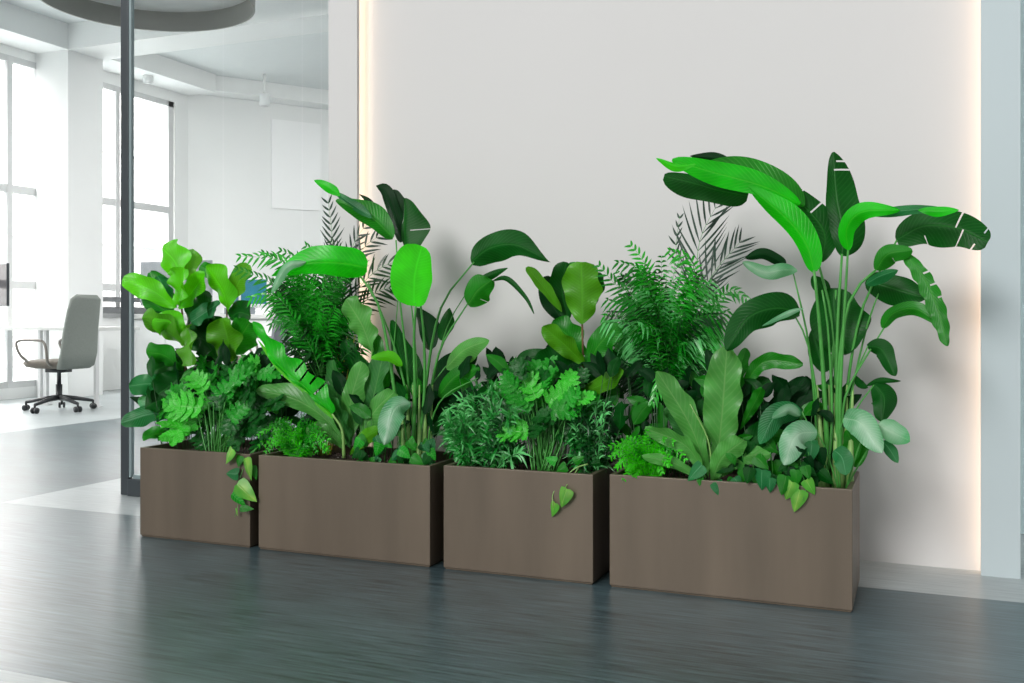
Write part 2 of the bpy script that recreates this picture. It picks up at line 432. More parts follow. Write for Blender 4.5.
# building outside the windows
def brickmat():
    m, nt, o = newmat('pale_brick')
    g = N(nt, 'ShaderNodeNewGeometry'); mp = N(nt, 'ShaderNodeMapping'); mp.inputs['Rotation'].default_value = (0, math.pi / 2, math.pi / 2)
    sx = N(nt, 'ShaderNodeSeparateXYZ'); cx = N(nt, 'ShaderNodeCombineXYZ')
    nt.links.new(g.outputs['Position'], sx.inputs[0]); nt.links.new(sx.outputs[1], cx.inputs[0]); nt.links.new(sx.outputs[2], cx.inputs[1])
    b = N(nt, 'ShaderNodeTexBrick', i_Scale=2.2); b.inputs['Color1'].default_value = (.5, .44, .42, 1); b.inputs['Color2'].default_value = (.72, .68, .66, 1); b.inputs['Mortar'].default_value = (.9, .9, .9, 1)
    b.inputs['Mortar Size'].default_value = .03
    nt.links.new(cx.outputs[0], b.inputs['Vector'])
    p = N(nt, 'ShaderNodeBsdfPrincipled', i_Roughness=.9); nt.links.new(b.outputs[0], p.inputs['Base Color']); nt.links.new(p.outputs[0], o.inputs[0]); return m
bl = root('building', (-15, 9.6, 0), 'pale brick building seen outside the left office window', 'building')
m = MB(); m.box(-15.6, -14.6, 4, 20, -2, 7); m.build('wall_face', brickmat(), bl, False)
for z in (0.2, 2.3, 4.1):
    m = MB(); m.box(-14.62, -14.55, 4.1, 19.9, z, z + .12); m.build('ledge', M_white, bl, False)
# pendant drum
pc = at(147, 2, 4.97); rr_ = .1058 * 4.97 / (CA + (147 - CX) / F * SA)
pz = H + .3166 * 4.97 / (CA + (147 - CX) / F * SA)
pl = root('pendant_lamp', (pc.x, pc.y, pz), 'large round grey drum pendant lamp hanging above the glass partition', 'pendant lamp')
Mp = mathutils.Matrix.Translation((pc.x, pc.y, pz))
m = MB(); m.lathe([(rr_ - .012, 0), (rr_, 0), (rr_, .3), (rr_ - .012, .3), (rr_ - .012, 0)], Mp, 64)
m.build('shade', plain('drum_grey', C3(168, 168, 162), .5, noise=.03), pl)
m = MB(); m.lathe([(0.0001, .135), (rr_ - .012, .135)], Mp, 64); m.build('diffuser', plain('drum_diffuser', C3(235, 235, 232), .6), pl)
m = MB()
for k in range(3):
    th = k * 2.09 + .4; m.tube([pc + Vector((math.cos(th) * rr_ * .9, math.sin(th) * rr_ * .9, pz + .3 - pc.z)), pc + Vector((0, 0, ZC - pc.z))], .003)
m.build('suspension_wire', M_alu, pl)
# spot lights under the cornice
for (px, py, lab) in ((148, 83, 'small white cylinder ceiling spotlight near the window'), (264.5, 106, 'small white cylinder ceiling spotlight above the white panel')):
    Ys = 9.6 if px < 200 else 10.9
    p = at(px, py, Ys); t = root('ceiling_spotlight', p, lab, 'spotlight', 'white cylinder spotlights')
    k = ppm(px, Ys); Mt = mathutils.Matrix.Translation(p)
    m = MB(); m.lathe([(.0001, 0), (4.5 * k, 0), (5 * k, .02), (5 * k, 12 * k), (.0001, 12 * k)], Mt, 20); m.build('housing', plain('spot_white', C3(236, 238, 238), .5), t)
    m = MB(); m.lathe([(.0001, -.004), (3.6 * k, -.004), (3.6 * k, .004)], Mt, 20); m.build('lens', M_wframe, t)
    m = MB(); m.tube([p + Vector((0, 0, 12 * k)), Vector((p.x, p.y, ZC))], .02); m.build('stem', M_white, t)
# ---- office chair
M_fab = plain('chair_fabric_grey', C3(134, 140, 134), .85, noise=.05, scale=60, bump=.15)
M_fab2 = plain('chair_seat_taupe', C3(112, 106, 97), .8, noise=.05, scale=60)
M_blk = plain('black_plastic', C3(38, 41, 44), .35, noise=.05)
M_arm = plain('arm_metal', C3(128, 124, 118), .35, .4, noise=.03)
def office_chair(loc, rz, label, fab):
    t = root('office_chair', loc, label, 'office chair', rz=rz)
    O = Vector((0, 0, 0)); t.location = O; t.rotation_euler.z = 0
    # faces +X locally
    m = MB(); NS = 12; rows = []
    def sq(cx, cy, rx, ry, z, n=28):
        out = []
        for k in range(n):
            th = 2 * math.pi * k / n; c, s = math.cos(th), math.sin(th)
            out.append(Vector((cx + rx * abs(c) ** .6 * (1 if c >= 0 else -1), cy + ry * abs(s) ** .6 * (1 if s >= 0 else -1), z)))
        return out
    def loft(m, rings):
        b = len(m.v); n = len(rings[0])
        for r in rings: m.v += r
        for i in range(len(rings) - 1):
            for k in range(n):
                k2 = (k + 1) % n; m.quad([b + i * n + k, b + i * n + k2, b + (i + 1) * n + k2, b + (i + 1) * n + k], [(0, 0)] * 4)
        m.quad([b + k for k in range(n)][::-1], [(0, 0)] * n); m.quad([b + (len(rings) - 1) * n + k for k in range(n)], [(0, 0)] * n)
    loft(m, [sq(.02, 0, .17, .17, .405), sq(.02, 0, .24, .23, .42), sq(.02, 0, .26, .25, .45), sq(.02, 0, .25, .245, .472), sq(.02, 0, .2, .2, .485)])
    m.build('seat', M_fab2, t)
    m = MB(); rings = []
    for z, xc, th, hw in ((.40, -.17, .05, .19), (.43, -.20, .05, .225), (.55, -.235, .035, .23), (.75, -.255, .03, .22), (.95, -.29, .028, .205), (1.06, -.315, .025, .19), (1.10, -.325, .018, .13)):
        rings.append(sq(xc, 0, th, hw, z))
    loft(m, rings); m.build('backrest', fab, t)
    for s in (-1, 1):
        m = MB(); y = s * .27
        m.tube(smoothpts([Vector((-.12, s * .2, .43)), Vector((-.12, y, .47)), Vector((-.1, y, .6)), Vector((-.06, y, .665)), Vector((.06, y, .675)), Vector((.2, y, .67)), Vector((.245, y, .64)), Vector((.2, y, .54)), Vector((.12, s * .2, .43))], 32), .013, 8)
        m.build('armrest', M_arm, t)
    m = MB(); m.lathe([(.028, .1), (.03, .25), (.02, .25), (.018, .38), (.05, .39), (.09, .41)], None, 16); m.box(-.09, .1, -.07, .07, .365, .41); m.build('gas_lift', M_blk, t)
    for k in range(5):
        th = k * 2 * math.pi / 5 + .35; d = Vector((math.cos(th), math.sin(th), 0)); e = d * .31
        m = MB(); m.tube([d * .02 + Vector((0, 0, .125)), d * .16 + Vector((0, 0, .11)), e + Vector((0, 0, .08))], [.028, .02, .014], 8); lg = m.build('leg', M_blk, t)
        m = MB(); pd = Vector((-d.y, d.x, 0))
        for sg in (-1, 1):
            q = e + pd * .02 * sg
            m.tube([q + Vector((0, 0, .028)) - pd * .009, q + Vector((0, 0, .028)) + pd * .009], .028, 14)
        m.tube([e + Vector((0, 0, .03)), e + Vector((0, 0, .085))], .01, 6)
        m.build('caster', M_blk, lg)
    t.location = loc; t.rotation_euler.z = rz
    return t
g0 = gr(59, 410.5)
office_chair((g0.x, g0.y, 0), math.pi + A - .32, 'grey high-backed swivel office chair at the desk left of the dark post', M_fab)
M_fab3 = plain('chair_fabric_mid', C3(128, 132, 138), .85, noise=.05, scale=60)
g1 = at(258, 390, 8.55)
office_chair((g1.x, g1.y, 0), math.pi + A - .15, 'grey swivel office chair behind the glass, partly hidden by palm leaves', M_fab3)
# desk with steel legs at the window
M_desk = plain('desk_white', C3(214, 215, 212), .4, noise=.01)
dk = gr(86, 409)
D = root('desk', (dk.x - 1, dk.y, 0), 'white office desk with slim steel legs by the left window', 'desk')
m = MB(); m.box(dk.x - 2.6, dk.x + .0, dk.y + .12, dk.y + .72, .755, .79); bevel(m.build('desktop', M_desk, D, False), .004)
for x, y in ((dk.x - .04, dk.y + .17), (dk.x - .78, dk.y + .17), (dk.x - .70, dk.y + .17), (dk.x - .04, dk.y + .66), (dk.x - 2.5, dk.y + .66)):
    m = MB(); m.box(x - .018, x + .018, y - .018, y + .018, 0, .755); m.box(x - .05, x + .05, y - .03, y + .03, 0, .015); m.build('leg', M_wframe, D, False)
# monitor at the left edge of the frame, on that desk
pm = at(-3, 300, dk.y + .2)
def monitor(x, y, z, rz, w, h, label, mat, scr, grp=None, lf=0):
    t = root('monitor', (x, y, z), label, 'monitor', grp); Mx = RM(x, y, rz) @ mathutils.Matrix.Translation((0, 0, z))
    m = MB(); m.box(-w / 2, w / 2, -.012, .012, .1 + lf, .1 + h + lf, 0, Mx); bevel(m.build('panel', mat, t, False), .004)
    m = MB(); m.box(-w / 2 + .01, w / 2 - .01, -.0145, -.0125, .115 + lf, .09 + h + lf, 0, Mx); m.build('screen', scr, t, False)
    m = MB(); m.box(-.02, .02, .012, .03, .01, .1 + lf + h * .5, 0, Mx); m.box(-.1, .1, -.07, .09, 0, .012, 0, Mx); m.build('stand', M_wframe, t, False)
M_scr = plain('screen_off', C3(70, 68, 70), .2); M_mgrey = plain('monitor_back_grey', C3(152, 157, 162), .5)
monitor(pm.x, dk.y + .2, .791, A - .7, .54, .44, 'dark monitor on the white desk at the left edge', M_frame, M_scr, None, .11)
# long counter under the rear wall
cs = MB(); cA = at(134, 316, 9.6); cB = at(300, 316, 9.6)
CY = 8.55
ca, cb = -8.58, at(318, 314, 9.1).x
ct = root('counter', ((ca + cb) / 2, CY + .3, 0), 'long white counter behind the glass carrying screens and papers', 'counter')
m = MB(); m.box(ca, cb, CY + .45, CY + 1.05, .87, .92); bevel(m.build('worktop', M_desk, ct, False), .004)
m = MB(); m.box(ca + .03, cb - .02, CY + .5, CY + 1.0, 0, .868); m.build('cabinet_body', M_desk, ct, False)
for i in range(5):
    x0 = ca + .05 + i * (cb - ca - .1) / 5
    m = MB(); m.box(x0 + .006, x0 + (cb - ca - .1) / 5 - .006, CY + .488, CY + .5, .04, .85); m.build('door', M_white, ct, False)
M_blue = plain('screen_blue', C3(10, 118, 142), .4, noise=.08, scale=14)
M_blue2 = plain('screen_slate', C3(80, 120, 140), .3, noise=.25, scale=30)
YM = CY + .7
def mon_px(x0, x1, y0, label, mat, scr, rz=0, grp=None):
    a, b = at(x0, y0, YM), at(x1, y0, YM)
    monitor((a.x + b.x) / 2, YM, .921, rz, (b.x - a.x), a.z - .921 - .1, label, mat, scr, grp)
mon_px(141, 212, 262, 'wide grey monitor behind the lime fig leaves, seen through the glass', M_mgrey, M_mgrey)
mon_px(223, 240, 281, 'small slate blue screen between the fig and the palm', M_white, M_blue2)
mon_px(241, 268, 279, 'bright blue screen glimpsed beside the palm fronds', M_white, M_blue)
a = at(250, 312, CY + .5)
m = MB(); m.box(a.x - .35, a.x + .0, CY + .5, CY + .62, .921, .99)
m.box(a.x - .33, a.x - .02, CY + .515, CY + .605, .99, 1.0)
o = m.build('desk_organiser', plain('organiser_grey', C3(132, 140, 146), .5), None, False); tag(o, 'low grey desk organiser on the counter below the blue screen', 'organiser')
m = MB()
for i in range(6): m.box(a.x + .08 + .004 * (i % 3), a.x + .36 + .004 * (i % 2), CY + .48, CY + .66, .921 + i * .011, .931 + i * .011)
o = m.build('paper_stack', M_white, None, False); tag(o, 'stack of white paper on the counter beside the palm', 'paper', kind='stuff')
# low radiator rail at window 2
m = MB(); m.box(XW + .02, XW + .1, YC1 + .1, 10.3, .93, 1.01); m.box(XW + .02, XW + .1, YC1 + .1, 10.3, 1.07, 1.13)
for q in (8.95, 9.5, 10.1): m.box(XW + .03, XW + .08, q - .02, q + .02, .88, 1.1)
o = m.build('window_rail', plain('rail_grey', C3(120, 122, 124), .5), None, False); tag(o, 'grey horizontal rail across the second window beside the dark post', 'rail')
# ---------------------------------------------------------------- lights
wd = bpy.data.worlds.new('world'); SC.world = wd; wd.use_nodes = True
wn = wd.node_tree; bg = wn.nodes['Background']
tcw = wn.nodes.new('ShaderNodeTexCoord'); sxw = wn.nodes.new('ShaderNodeSeparateXYZ'); wn.links.new(tcw.outputs['Generated'], sxw.inputs[0])
rw = wn.nodes.new('ShaderNodeValToRGB'); rw.color_ramp.elements[0].position = .42; rw.color_ramp.elements[0].color = (.55, .58, .6, 1)
rw.color_ramp.elements[1].position = .6; rw.color_ramp.elements[1].color = (1, 1, 1, 1)
aw = wn.nodes.new('ShaderNodeMath'); aw.operation = 'MULTIPLY_ADD'; aw.inputs[1].default_value = .5; aw.inputs[2].default_value = .5
wn.links.new(sxw.outputs[2], aw.inputs[0]); wn.links.new(aw.outputs[0], rw.inputs[0]); 
# brighter sky on the window side of the building
rx = wn.nodes.new('ShaderNodeMapRange'); rx.interpolation_type = 'SMOOTHSTEP'
rx.inputs[1].default_value = -.45; rx.inputs[2].default_value = -.85; rx.inputs[3].default_value = .47; rx.inputs[4].default_value = 1.9
wn.links.new(sxw.outputs[0], rx.inputs[0]); wn.links.new(rx.outputs[0], bg.inputs[1]); wn.links.new(rw.outputs[0], bg.inputs[0])
sun = bpy.data.lights.new('sun', 'SUN'); sun.energy = 2.1; sun.angle = math.radians(18); sun.color = (1, .99, .975)
so = bpy.data.objects.new('sun', sun); COL.objects.link(so); so.rotation_euler = Vector((.19, 1, -.5)).to_track_quat('-Z', 'Y').to_euler()
def area(nm, loc, tgt, sx, sy, e, col=(1, 1, 1)):
    l = bpy.data.lights.new(nm, 'AREA'); l.shape = 'RECTANGLE'; l.size = sx; l.size_y = sy; l.energy = e; l.color = col
    o = bpy.data.objects.new(nm, l); COL.objects.link(o); o.location = loc; o.rotation_euler = (Vector(tgt) - Vector(loc)).to_track_quat('-Z', 'Y').to_euler(); return o
area('window_daylight', (-11.2, 6, 5.2), (-7, 6.3, 0), 4.5, 2, 200, (1, .995, .98))
area('facade_fill', (-11, 11, 7), (-14.6, 11, 2), 12, 2, 5200)  # added lamp aimed at the building to brighten the view outside
area('office_fill', (-4.6, 6.6, 3.9), (-4.6, 6.6, 0), 4, 2, 95, (1, .985, .965))  # added area lamp without a fixture, lifts the office brightness
area('office_fill_rear', (-4.6, 10.2, 3.95), (-5.2, 10.6, 0), 4, 2.4, 200, (1, .985, .965))  # second added lamp without a fixture, brightens the rear wall
SC.view_settings.view_transform = 'Standard'; SC.view_settings.look = 'None'; SC.view_settings.gamma = 1; SC.view_settings.exposure = 0
SC.view_settings.use_curve_mapping = False
SC.cycles.use_denoising = True
SC.cycles.max_bounces = 8; SC.cycles.transparent_max_bounces = 12
SC.cycles.sample_clamp_indirect = 6
# ================================================================ PLANTERS
def plantmat():
    m, nt, o = newmat('planter_bronze')
    g = N(nt, 'ShaderNodeNewGeometry'); mp = N(nt, 'ShaderNodeMapping'); mp.inputs['Scale'].default_value = (5, 5, .7)
    nt.links.new(g.outputs['Position'], mp.inputs[0])
    n1 = N(nt, 'ShaderNodeTexNoise', i_Scale=1.5, i_Detail=4.0); nt.links.new(mp.outputs[0], n1.inputs['Vector'])
    p = N(nt, 'ShaderNodeBsdfPrincipled', i_Roughness=.45, i_Metallic=.25)
    nt.links.new(mixc(nt, n1.outputs[0], C3(82, 73, 62), C3(116, 103, 88)), p.inputs['Base Color'])
    b = N(nt, 'ShaderNodeBump', i_Strength=.05, i_Distance=.02); nt.links.new(n1.outputs[0], b.inputs['Height']); nt.links.new(b.outputs[0], p.inputs['Normal'])
    nt.links.new(p.outputs[0], o.inputs[0]); return m
M_pl = plantmat()
M_soil = plain('potting_soil', C3(58, 42, 32), .95, noise=.45, scale=60, bump=.8)
PD = .385; PY = 3.17
SOIL = {}
for i, (px0, px1, pt_, lab, plab) in enumerate((
    (140, 250, 450.5, 'bronze brown rectangular planter, shortest box at the left end by the dark post', ''),
    (258.5, 430, 460.5, 'bronze brown long planter holding the areca palm and tall stalks, second from left', ''),
    (443.5, 593, 470, 'bronze brown planter between the two long ones, with one trailing vine sprig', ''),
    (609.5, 852.5, 485.5, 'bronze brown longest planter at the right end, below the tallest plant', ''))):
    x0, x1 = at(px0, 500, PY).x, at(px1, 500, PY).x
    zt = .363 + (0, .0, .006, .011)[i]
    t = root('planter', ((x0 + x1) / 2, PY + PD / 2, 0), lab, 'planter', 'bronze planter boxes in a row')
    m = MB(); th = .018; zb = .006
    X = (x0, x1, x1, x0); Yy = (PY, PY, PY + PD, PY + PD)
    # outer, rim, inner wall as one closed shell
    rings = []
    for (d, z) in ((.004, 0), (.004, zb), (0, zb + .001), (0, zt), (th, zt), (th, zt - .12), ):
        rings.append([Vector((x0 + d, PY + d, z)), Vector((x1 - d, PY + d, z)), Vector((x1 - d, PY + PD - d, z)), Vector((x0 + d, PY + PD - d, z))])
    for r in rings: m.v += r
    for a_ in range(len(rings) - 1):
        for k in range(4):
            k2 = (k + 1) % 4; m.quad([a_ * 4 + k, a_ * 4 + k2, a_ * 4 + 4 + k2, a_ * 4 + 4 + k], [(0, 0)] * 4)
    m.quad([3, 2, 1, 0], [(0, 0)] * 4)
    o = m.build('box', M_pl, t, False); bevel(o, .002, 2)
    # soil with bumps
    m = MB(); nx, ny = 40, 14; zs = zt - .035
    for a_ in range(nx + 1):
        for b in range(ny + 1):
            m.v.append(Vector((x0 + th + (x1 - x0 - 2 * th) * a_ / nx, PY + th + (PD - 2 * th) * b / ny, zs + U(-.006, .008))))
    for a_ in range(nx):
        for b in range(ny):
            q = a_ * (ny + 1) + b; m.quad([q, q + ny + 1, q + ny + 2, q + 1], [(0, 0)] * 4)
    m.build('soil', M_soil, t)
    SOIL[i] = (x0, x1, zs)

# ================================================================ PLANT GENERATORS
def base(px, Y, box): return Vector((at(px, 470, Y).x, Y, SOIL[box][2]))
def plant(name, px, Y, box, label, cat='plant', group=None):
    t = root(name, base(px, Y, box), label, cat, group); t['sz'] = 1; del t['sz']; return t
def rndunit():
    while True:
        v = Vector((U(-1, 1), U(-1, 1), U(-1, 1)))
        if .1 < v.length < 1: return v.normalized()
def sidevec(T, ref):
    s = T.cross(ref)
    return s.normalized() if s.length > 1e-5 else Vector((1, 0, 0))
def pinnate(m, P, L, n, wd, droop=.3, t0=.15, ang=.9, planev=None, jit=.08, mi=0, seg=4, shape=None):
    """feather leaf: leaflets of length L both sides of the rachis curve P"""
    k = len(P) - 1
    for i in range(n):
        t = t0 + (1 - t0) * (i + .5) / n
        q = t * k; a = int(min(q, k - 1)); f = q - a
        p = P[a].lerp(P[a + 1], f); T = (P[a + 1] - P[a]).normalized()
        sv = sidevec(T, planev if planev is not None else Vector((0, -1, 0)))
        up = sv.cross(T)
        le = L * (math.sin(math.pi * (.18 + .74 * t)) ** .7) * U(.85, 1.12)
        for s in (-1, 1):
            g = ang * U(.85, 1.15)
            d = (T * math.cos(g) + sv * (s * math.sin(g)) + up * U(-jit, jit) * 3).normalized()
            pts = []
            for j in range(seg + 1):
                x = j / seg
                pts.append(p + d * le * x + Vector((0, 0, -1)) * droop * le * x * x + T * le * .15 * x * x)
            m.blade(pts, sidevec(d, up) , wd * .5, wd * .5, .45, .8, 1, U(-.3, .3), mi=mi)
def frond_px(parent, xy, Y, L, n, wd, mat, droop=.3, ang=.9, t0=.15, rach=.0022, name='frond', jit=.08, bulge=0, plane=None, smat=None):
    P = path(xy, Y[0], Y[1], 14, bulge)
    m = MB(); m.tube(P, [rach * (1 - .8 * i / 13) for i in range(14)], 5, mi=1)
    pinnate(m, P, L, n, wd, droop, t0, ang, plane, jit)
    return m.build(name, [LM[mat], smat or M_stalk], parent)
def palm_cloud(parent, centre, base_pt, rad, nf, L, n, wd, mats, seed, up=.25, droop=.45, ang=.8):
    """many arching fronds from thin canes, filling an ellipsoid"""
    st = random.getstate(); random.seed(seed)
    for i in range(nf):
        ga = i * 2.399963 + U(-.3, .3); zz = U(-.75, 1)
        rr = math.sqrt(max(0, 1 - zz * zz)) * U(.6, 1.0)
        tip = centre + Vector((rad.x * math.cos(ga) * rr, rad.y * math.sin(ga) * rr, rad.z * zz * U(.75, 1)))
        start = base_pt.lerp(centre, U(.35, .75)) + Vector((U(-.02, .02), U(-.02, .02), 0))
        mid = start.lerp(tip, .55) + Vector((0, 0, up * (tip - start).length))
        P = smoothpts([base_pt.lerp(start, .5), start, mid, tip], 16)
        m = MB(); m.tube(P, [.002 * (1 - .8 * k / 15) for k in range(16)], 4, mi=1)
        pinnate(m, P[5:], L * U(.75, 1.1), n, wd, droop, .05, ang, None if R() < .3 else Vector((U(-.6, .6), -1, U(-.4, .8))), .15, seg=3)
        m.build('frond', [LM[random.choice(mats)], M_stalk], parent)
    random.setstate(st)
def plume(m, P, nb, Lb, wn, ln, nn=13, planev=None):
    """asparagus-fern plume: branches along P each set with short needles"""
    k = len(P) - 1; m.tube(P, [.0015 * (1 - .6 * i / k) for i in range(k + 1)], 4, mi=1)
    for i in range(nb):
        t = .12 + .86 * i / nb; q = t * k; a = int(min(q, k - 1)); p = P[a].lerp(P[a + 1], q - a)
        T = (P[a + 1] - P[a]).normalized(); sv = sidevec(T, planev or Vector((0, -1, .3))); up = sv.cross(T)
        le = Lb * (1 - t * .75) * U(.7, 1.15)
        for s in (-1, 1):
            g = U(.7, 1.05); d = (T * math.cos(g) + sv * s * math.sin(g) + up * U(-.35, .35)).normalized()
            for j in range(nn):
                x = (j + .5) / nn; c = p + d * le * x - Vector((0, 0, .25 * le * x * x))
                for s2 in (-1, 1):
                    w = sidevec(d, up) * s2
                    e = (d * .6 + w + up * U(-.5, .5)).normalized() * ln * (1.1 - .5 * x)
                    b = len(m.v); hw = d * wn * .5
                    m.v += [c - hw, c + hw, c + e + hw * .3, c + e - hw * .3]
                    m.quad([b, b + 1, b + 2, b + 3], [(0, 0), (1, 0), (1, 1), (0, 1)])
def feathery(name, px, Y, box, label, tips, mats, Lb=.045, nb=16, group=None):
    t = plant(name, px, Y, box, label, 'fern', group)
    b = t.location.copy()
    for (x, y, YY, mt) in tips:
        tip = at(x, y, YY); P = smoothpts([b + Vector((U(-.03, .03), U(-.02, .02), 0)), b.lerp(tip, .5) + Vector((0, 0, .35 * abs(tip.x - b.x) + .03)), tip], 12)
        m = MB(); plume(m, P, nb, Lb, .002, .0042)
        m.build('frond', [LM[mt], M_stalk], t)
    return t
def linear_bush(name, px, Y, box, label, stems, Lf, wf, nper, mats, group=None, cat='shrub'):
    """upright stems set with narrow strap leaves"""
    t = plant(name, px, Y, box, label, cat, group); b = t.location.copy()
    for (x, y, YY) in stems:
        tip = at(x, y, YY); b0 = b + Vector(((tip.x - b.x) * .35, (YY - Y) * .5, 0))
        P = smoothpts([b0, b0.lerp(tip, .55) + Vector((0, 0, .015)), tip], 12)
        m = MB(); m.tube(P, [.0022 * (1 - .6 * k / 11) for k in range(12)], 5, mi=1)
        for i in range(nper):
            t_ = .12 + .88 * i / nper; q = t_ * 11; a = int(min(q, 10)); p = P[a].lerp(P[a + 1], q - a); T = (P[a + 1] - P[a]).normalized()
            d = (rndunit() * Vector((1, 1, .6)).length * .6 + T * U(.1, .9)).normalized()
            L = Lf * U(.6, 1.15)
            pts = [p, p + d * L * .5 + Vector((0, 0, .004)), p + d * L - Vector((0, 0, U(.0, .25) * L))]
            m.blade(smoothpts(pts, 4), sidevec(d, Vector((0, -1, .5))), wf * .5, wf * .5, .45, .7, 1, U(-.3, .3))
        m.build('stem', [LM[random.choice(mats)], M_stalkd], t)
    return t
def lobed(m, C, T, sd, nrm, L, W, nl=5, mi=0):
    """deeply cut leaf: narrow centre blade carrying pointed side lobes, each with small teeth"""
    pts = [C + T * L * x + nrm * (-.18 * L * math.sin(x * 2.6)) for x in [j / 9 for j in range(10)]]
    m.blade(pts, sd, W * .32, W * .32, .3, .5, 2, .2, ruf=.2, rs=.12, rn=4, mi=mi)
    for i in range(nl):
        t = .02 + .84 * i / (nl - 1); q = t * 9; a = int(min(q, 8)); p = pts[a].lerp(pts[a + 1], q - a)
        le = W * .56 * (math.sin(math.pi * (.28 + .62 * t))) * U(.85, 1.1)
        for s in (-1, 1):
            g = 1.55 - .85 * t; d = (T * math.cos(g) + sd * s * math.sin(g)).normalized(); up = nrm * U(-.35, .35)
            w = L * .12; seg = 5
            pp = [p + (d + up) * le * (j / seg) - nrm * .3 * le * (j / seg) ** 2 + T * .16 * le * (j / seg) ** 2 for j in range(seg + 1)]
            sv = sidevec(d, nrm)
            m.blade(pp, sv, w, w, .2, .45, 1, .2, .0, .12, 1.5, .12, mi=mi)
            for s3 in (-1, 1):
                p3 = pp[3]; d3 = (d + sv * s3 * .8).normalized()
                m.blade([p3 - d * le * .12, p3 + d3 * le * .18, p3 + d3 * le * .34], sidevec(d3, nrm), w * .55, w * .55, .2, .5, 1, .1, mi=mi)
def lobed_plant(name, px, Y, box, label, specs, cat='plant', group=None, extra=None):
    t = plant(name, px, Y, box, label, cat, group); b = t.location.copy()
    specs = list(specs)
    if extra:
        ex, ey, rx, ry, n, ym = extra
        for i in range(n):
            g = U(0, 6.283); r = math.sqrt(U(.0, 1)); x = ex + rx * math.cos(g) * r; y = ey + ry * math.sin(g) * r
            specs.append((x, y, U(3.26, ym), U(18, 26), math.atan2(-(y - ey - ry), x - ex) + U(-.5, .5), random.choice(('phil', 'phild', 'phil', 'phild', 'phill'))))
    for (x, y, YY, sz, a_, mt) in specs:
        c = at(x, y, YY); dr = Vector((math.cos(a_), 0, math.sin(a_)))
        nrm = Vector((U(-.55, .55), -1, U(-.1, 1.2))).normalized()
        sd = sidevec(dr, nrm); dr2 = nrm.cross(sd).normalized()
        if dr2.dot(dr) < 0: dr2 = -dr2
        L = sz * ppm(x, YY)
        m = MB(); lobed(m, c - dr2 * L * .5, dr2, sd, -nrm, L, L * .95)
        lf = m.build('leaf', LM[mt], t)
        at_ = c - dr2 * L * .5; s0 = b + Vector((U(-.03, .03), U(-.02, .02), -.005))
        m = MB(); m.tube(smoothpts([s0, s0.lerp(at_, .6) + Vector((0, .01, .03)), at_], 9), [.0028 - .0015 * k / 8 for k in range(9)], 5)
        m.build('stalk', M_stalk, t)
    return t
def heart(m, C, dr, nrm, L, W, mi=0):
    sd = sidevec(dr, nrm)
    pts = [C + dr * L * x - nrm * (.18 * L * x * x) for x in [j / 8 for j in range(9)]]
    m.blade(pts, sd, W * .5, W * .5, .32, .95, 3, .22, .0, .03, 2, .0, mi=mi, lob=.35)
def vine(parent, xy, Y, r=.0016, mat=None): return stalk(parent, xy, r, r * .6, Y, mat, 'vine', 18)
def hleaf(parent, x, y, L, ang, mt, Y, name='leaf', W=.8):
    """heart leaf whose stalk end sits at the pixel; ang = pointing direction in the picture plane"""
    k = ppm(x, Y); d = Vector((math.cos(ang), U(-.25, .1), math.sin(ang))).normalized(); nrm = Vector((U(-.4, .4), -1, U(-.1, .5))).normalized()
    m = MB(); heart(m, at(x, y, Y), d, nrm, L * k, L * k * W); return m.build(name, LM[mt], parent)
def L(p, s, mat, w, Y, xy, **k):
    return leaf(p, mat, xy, w, Y, s, **k)

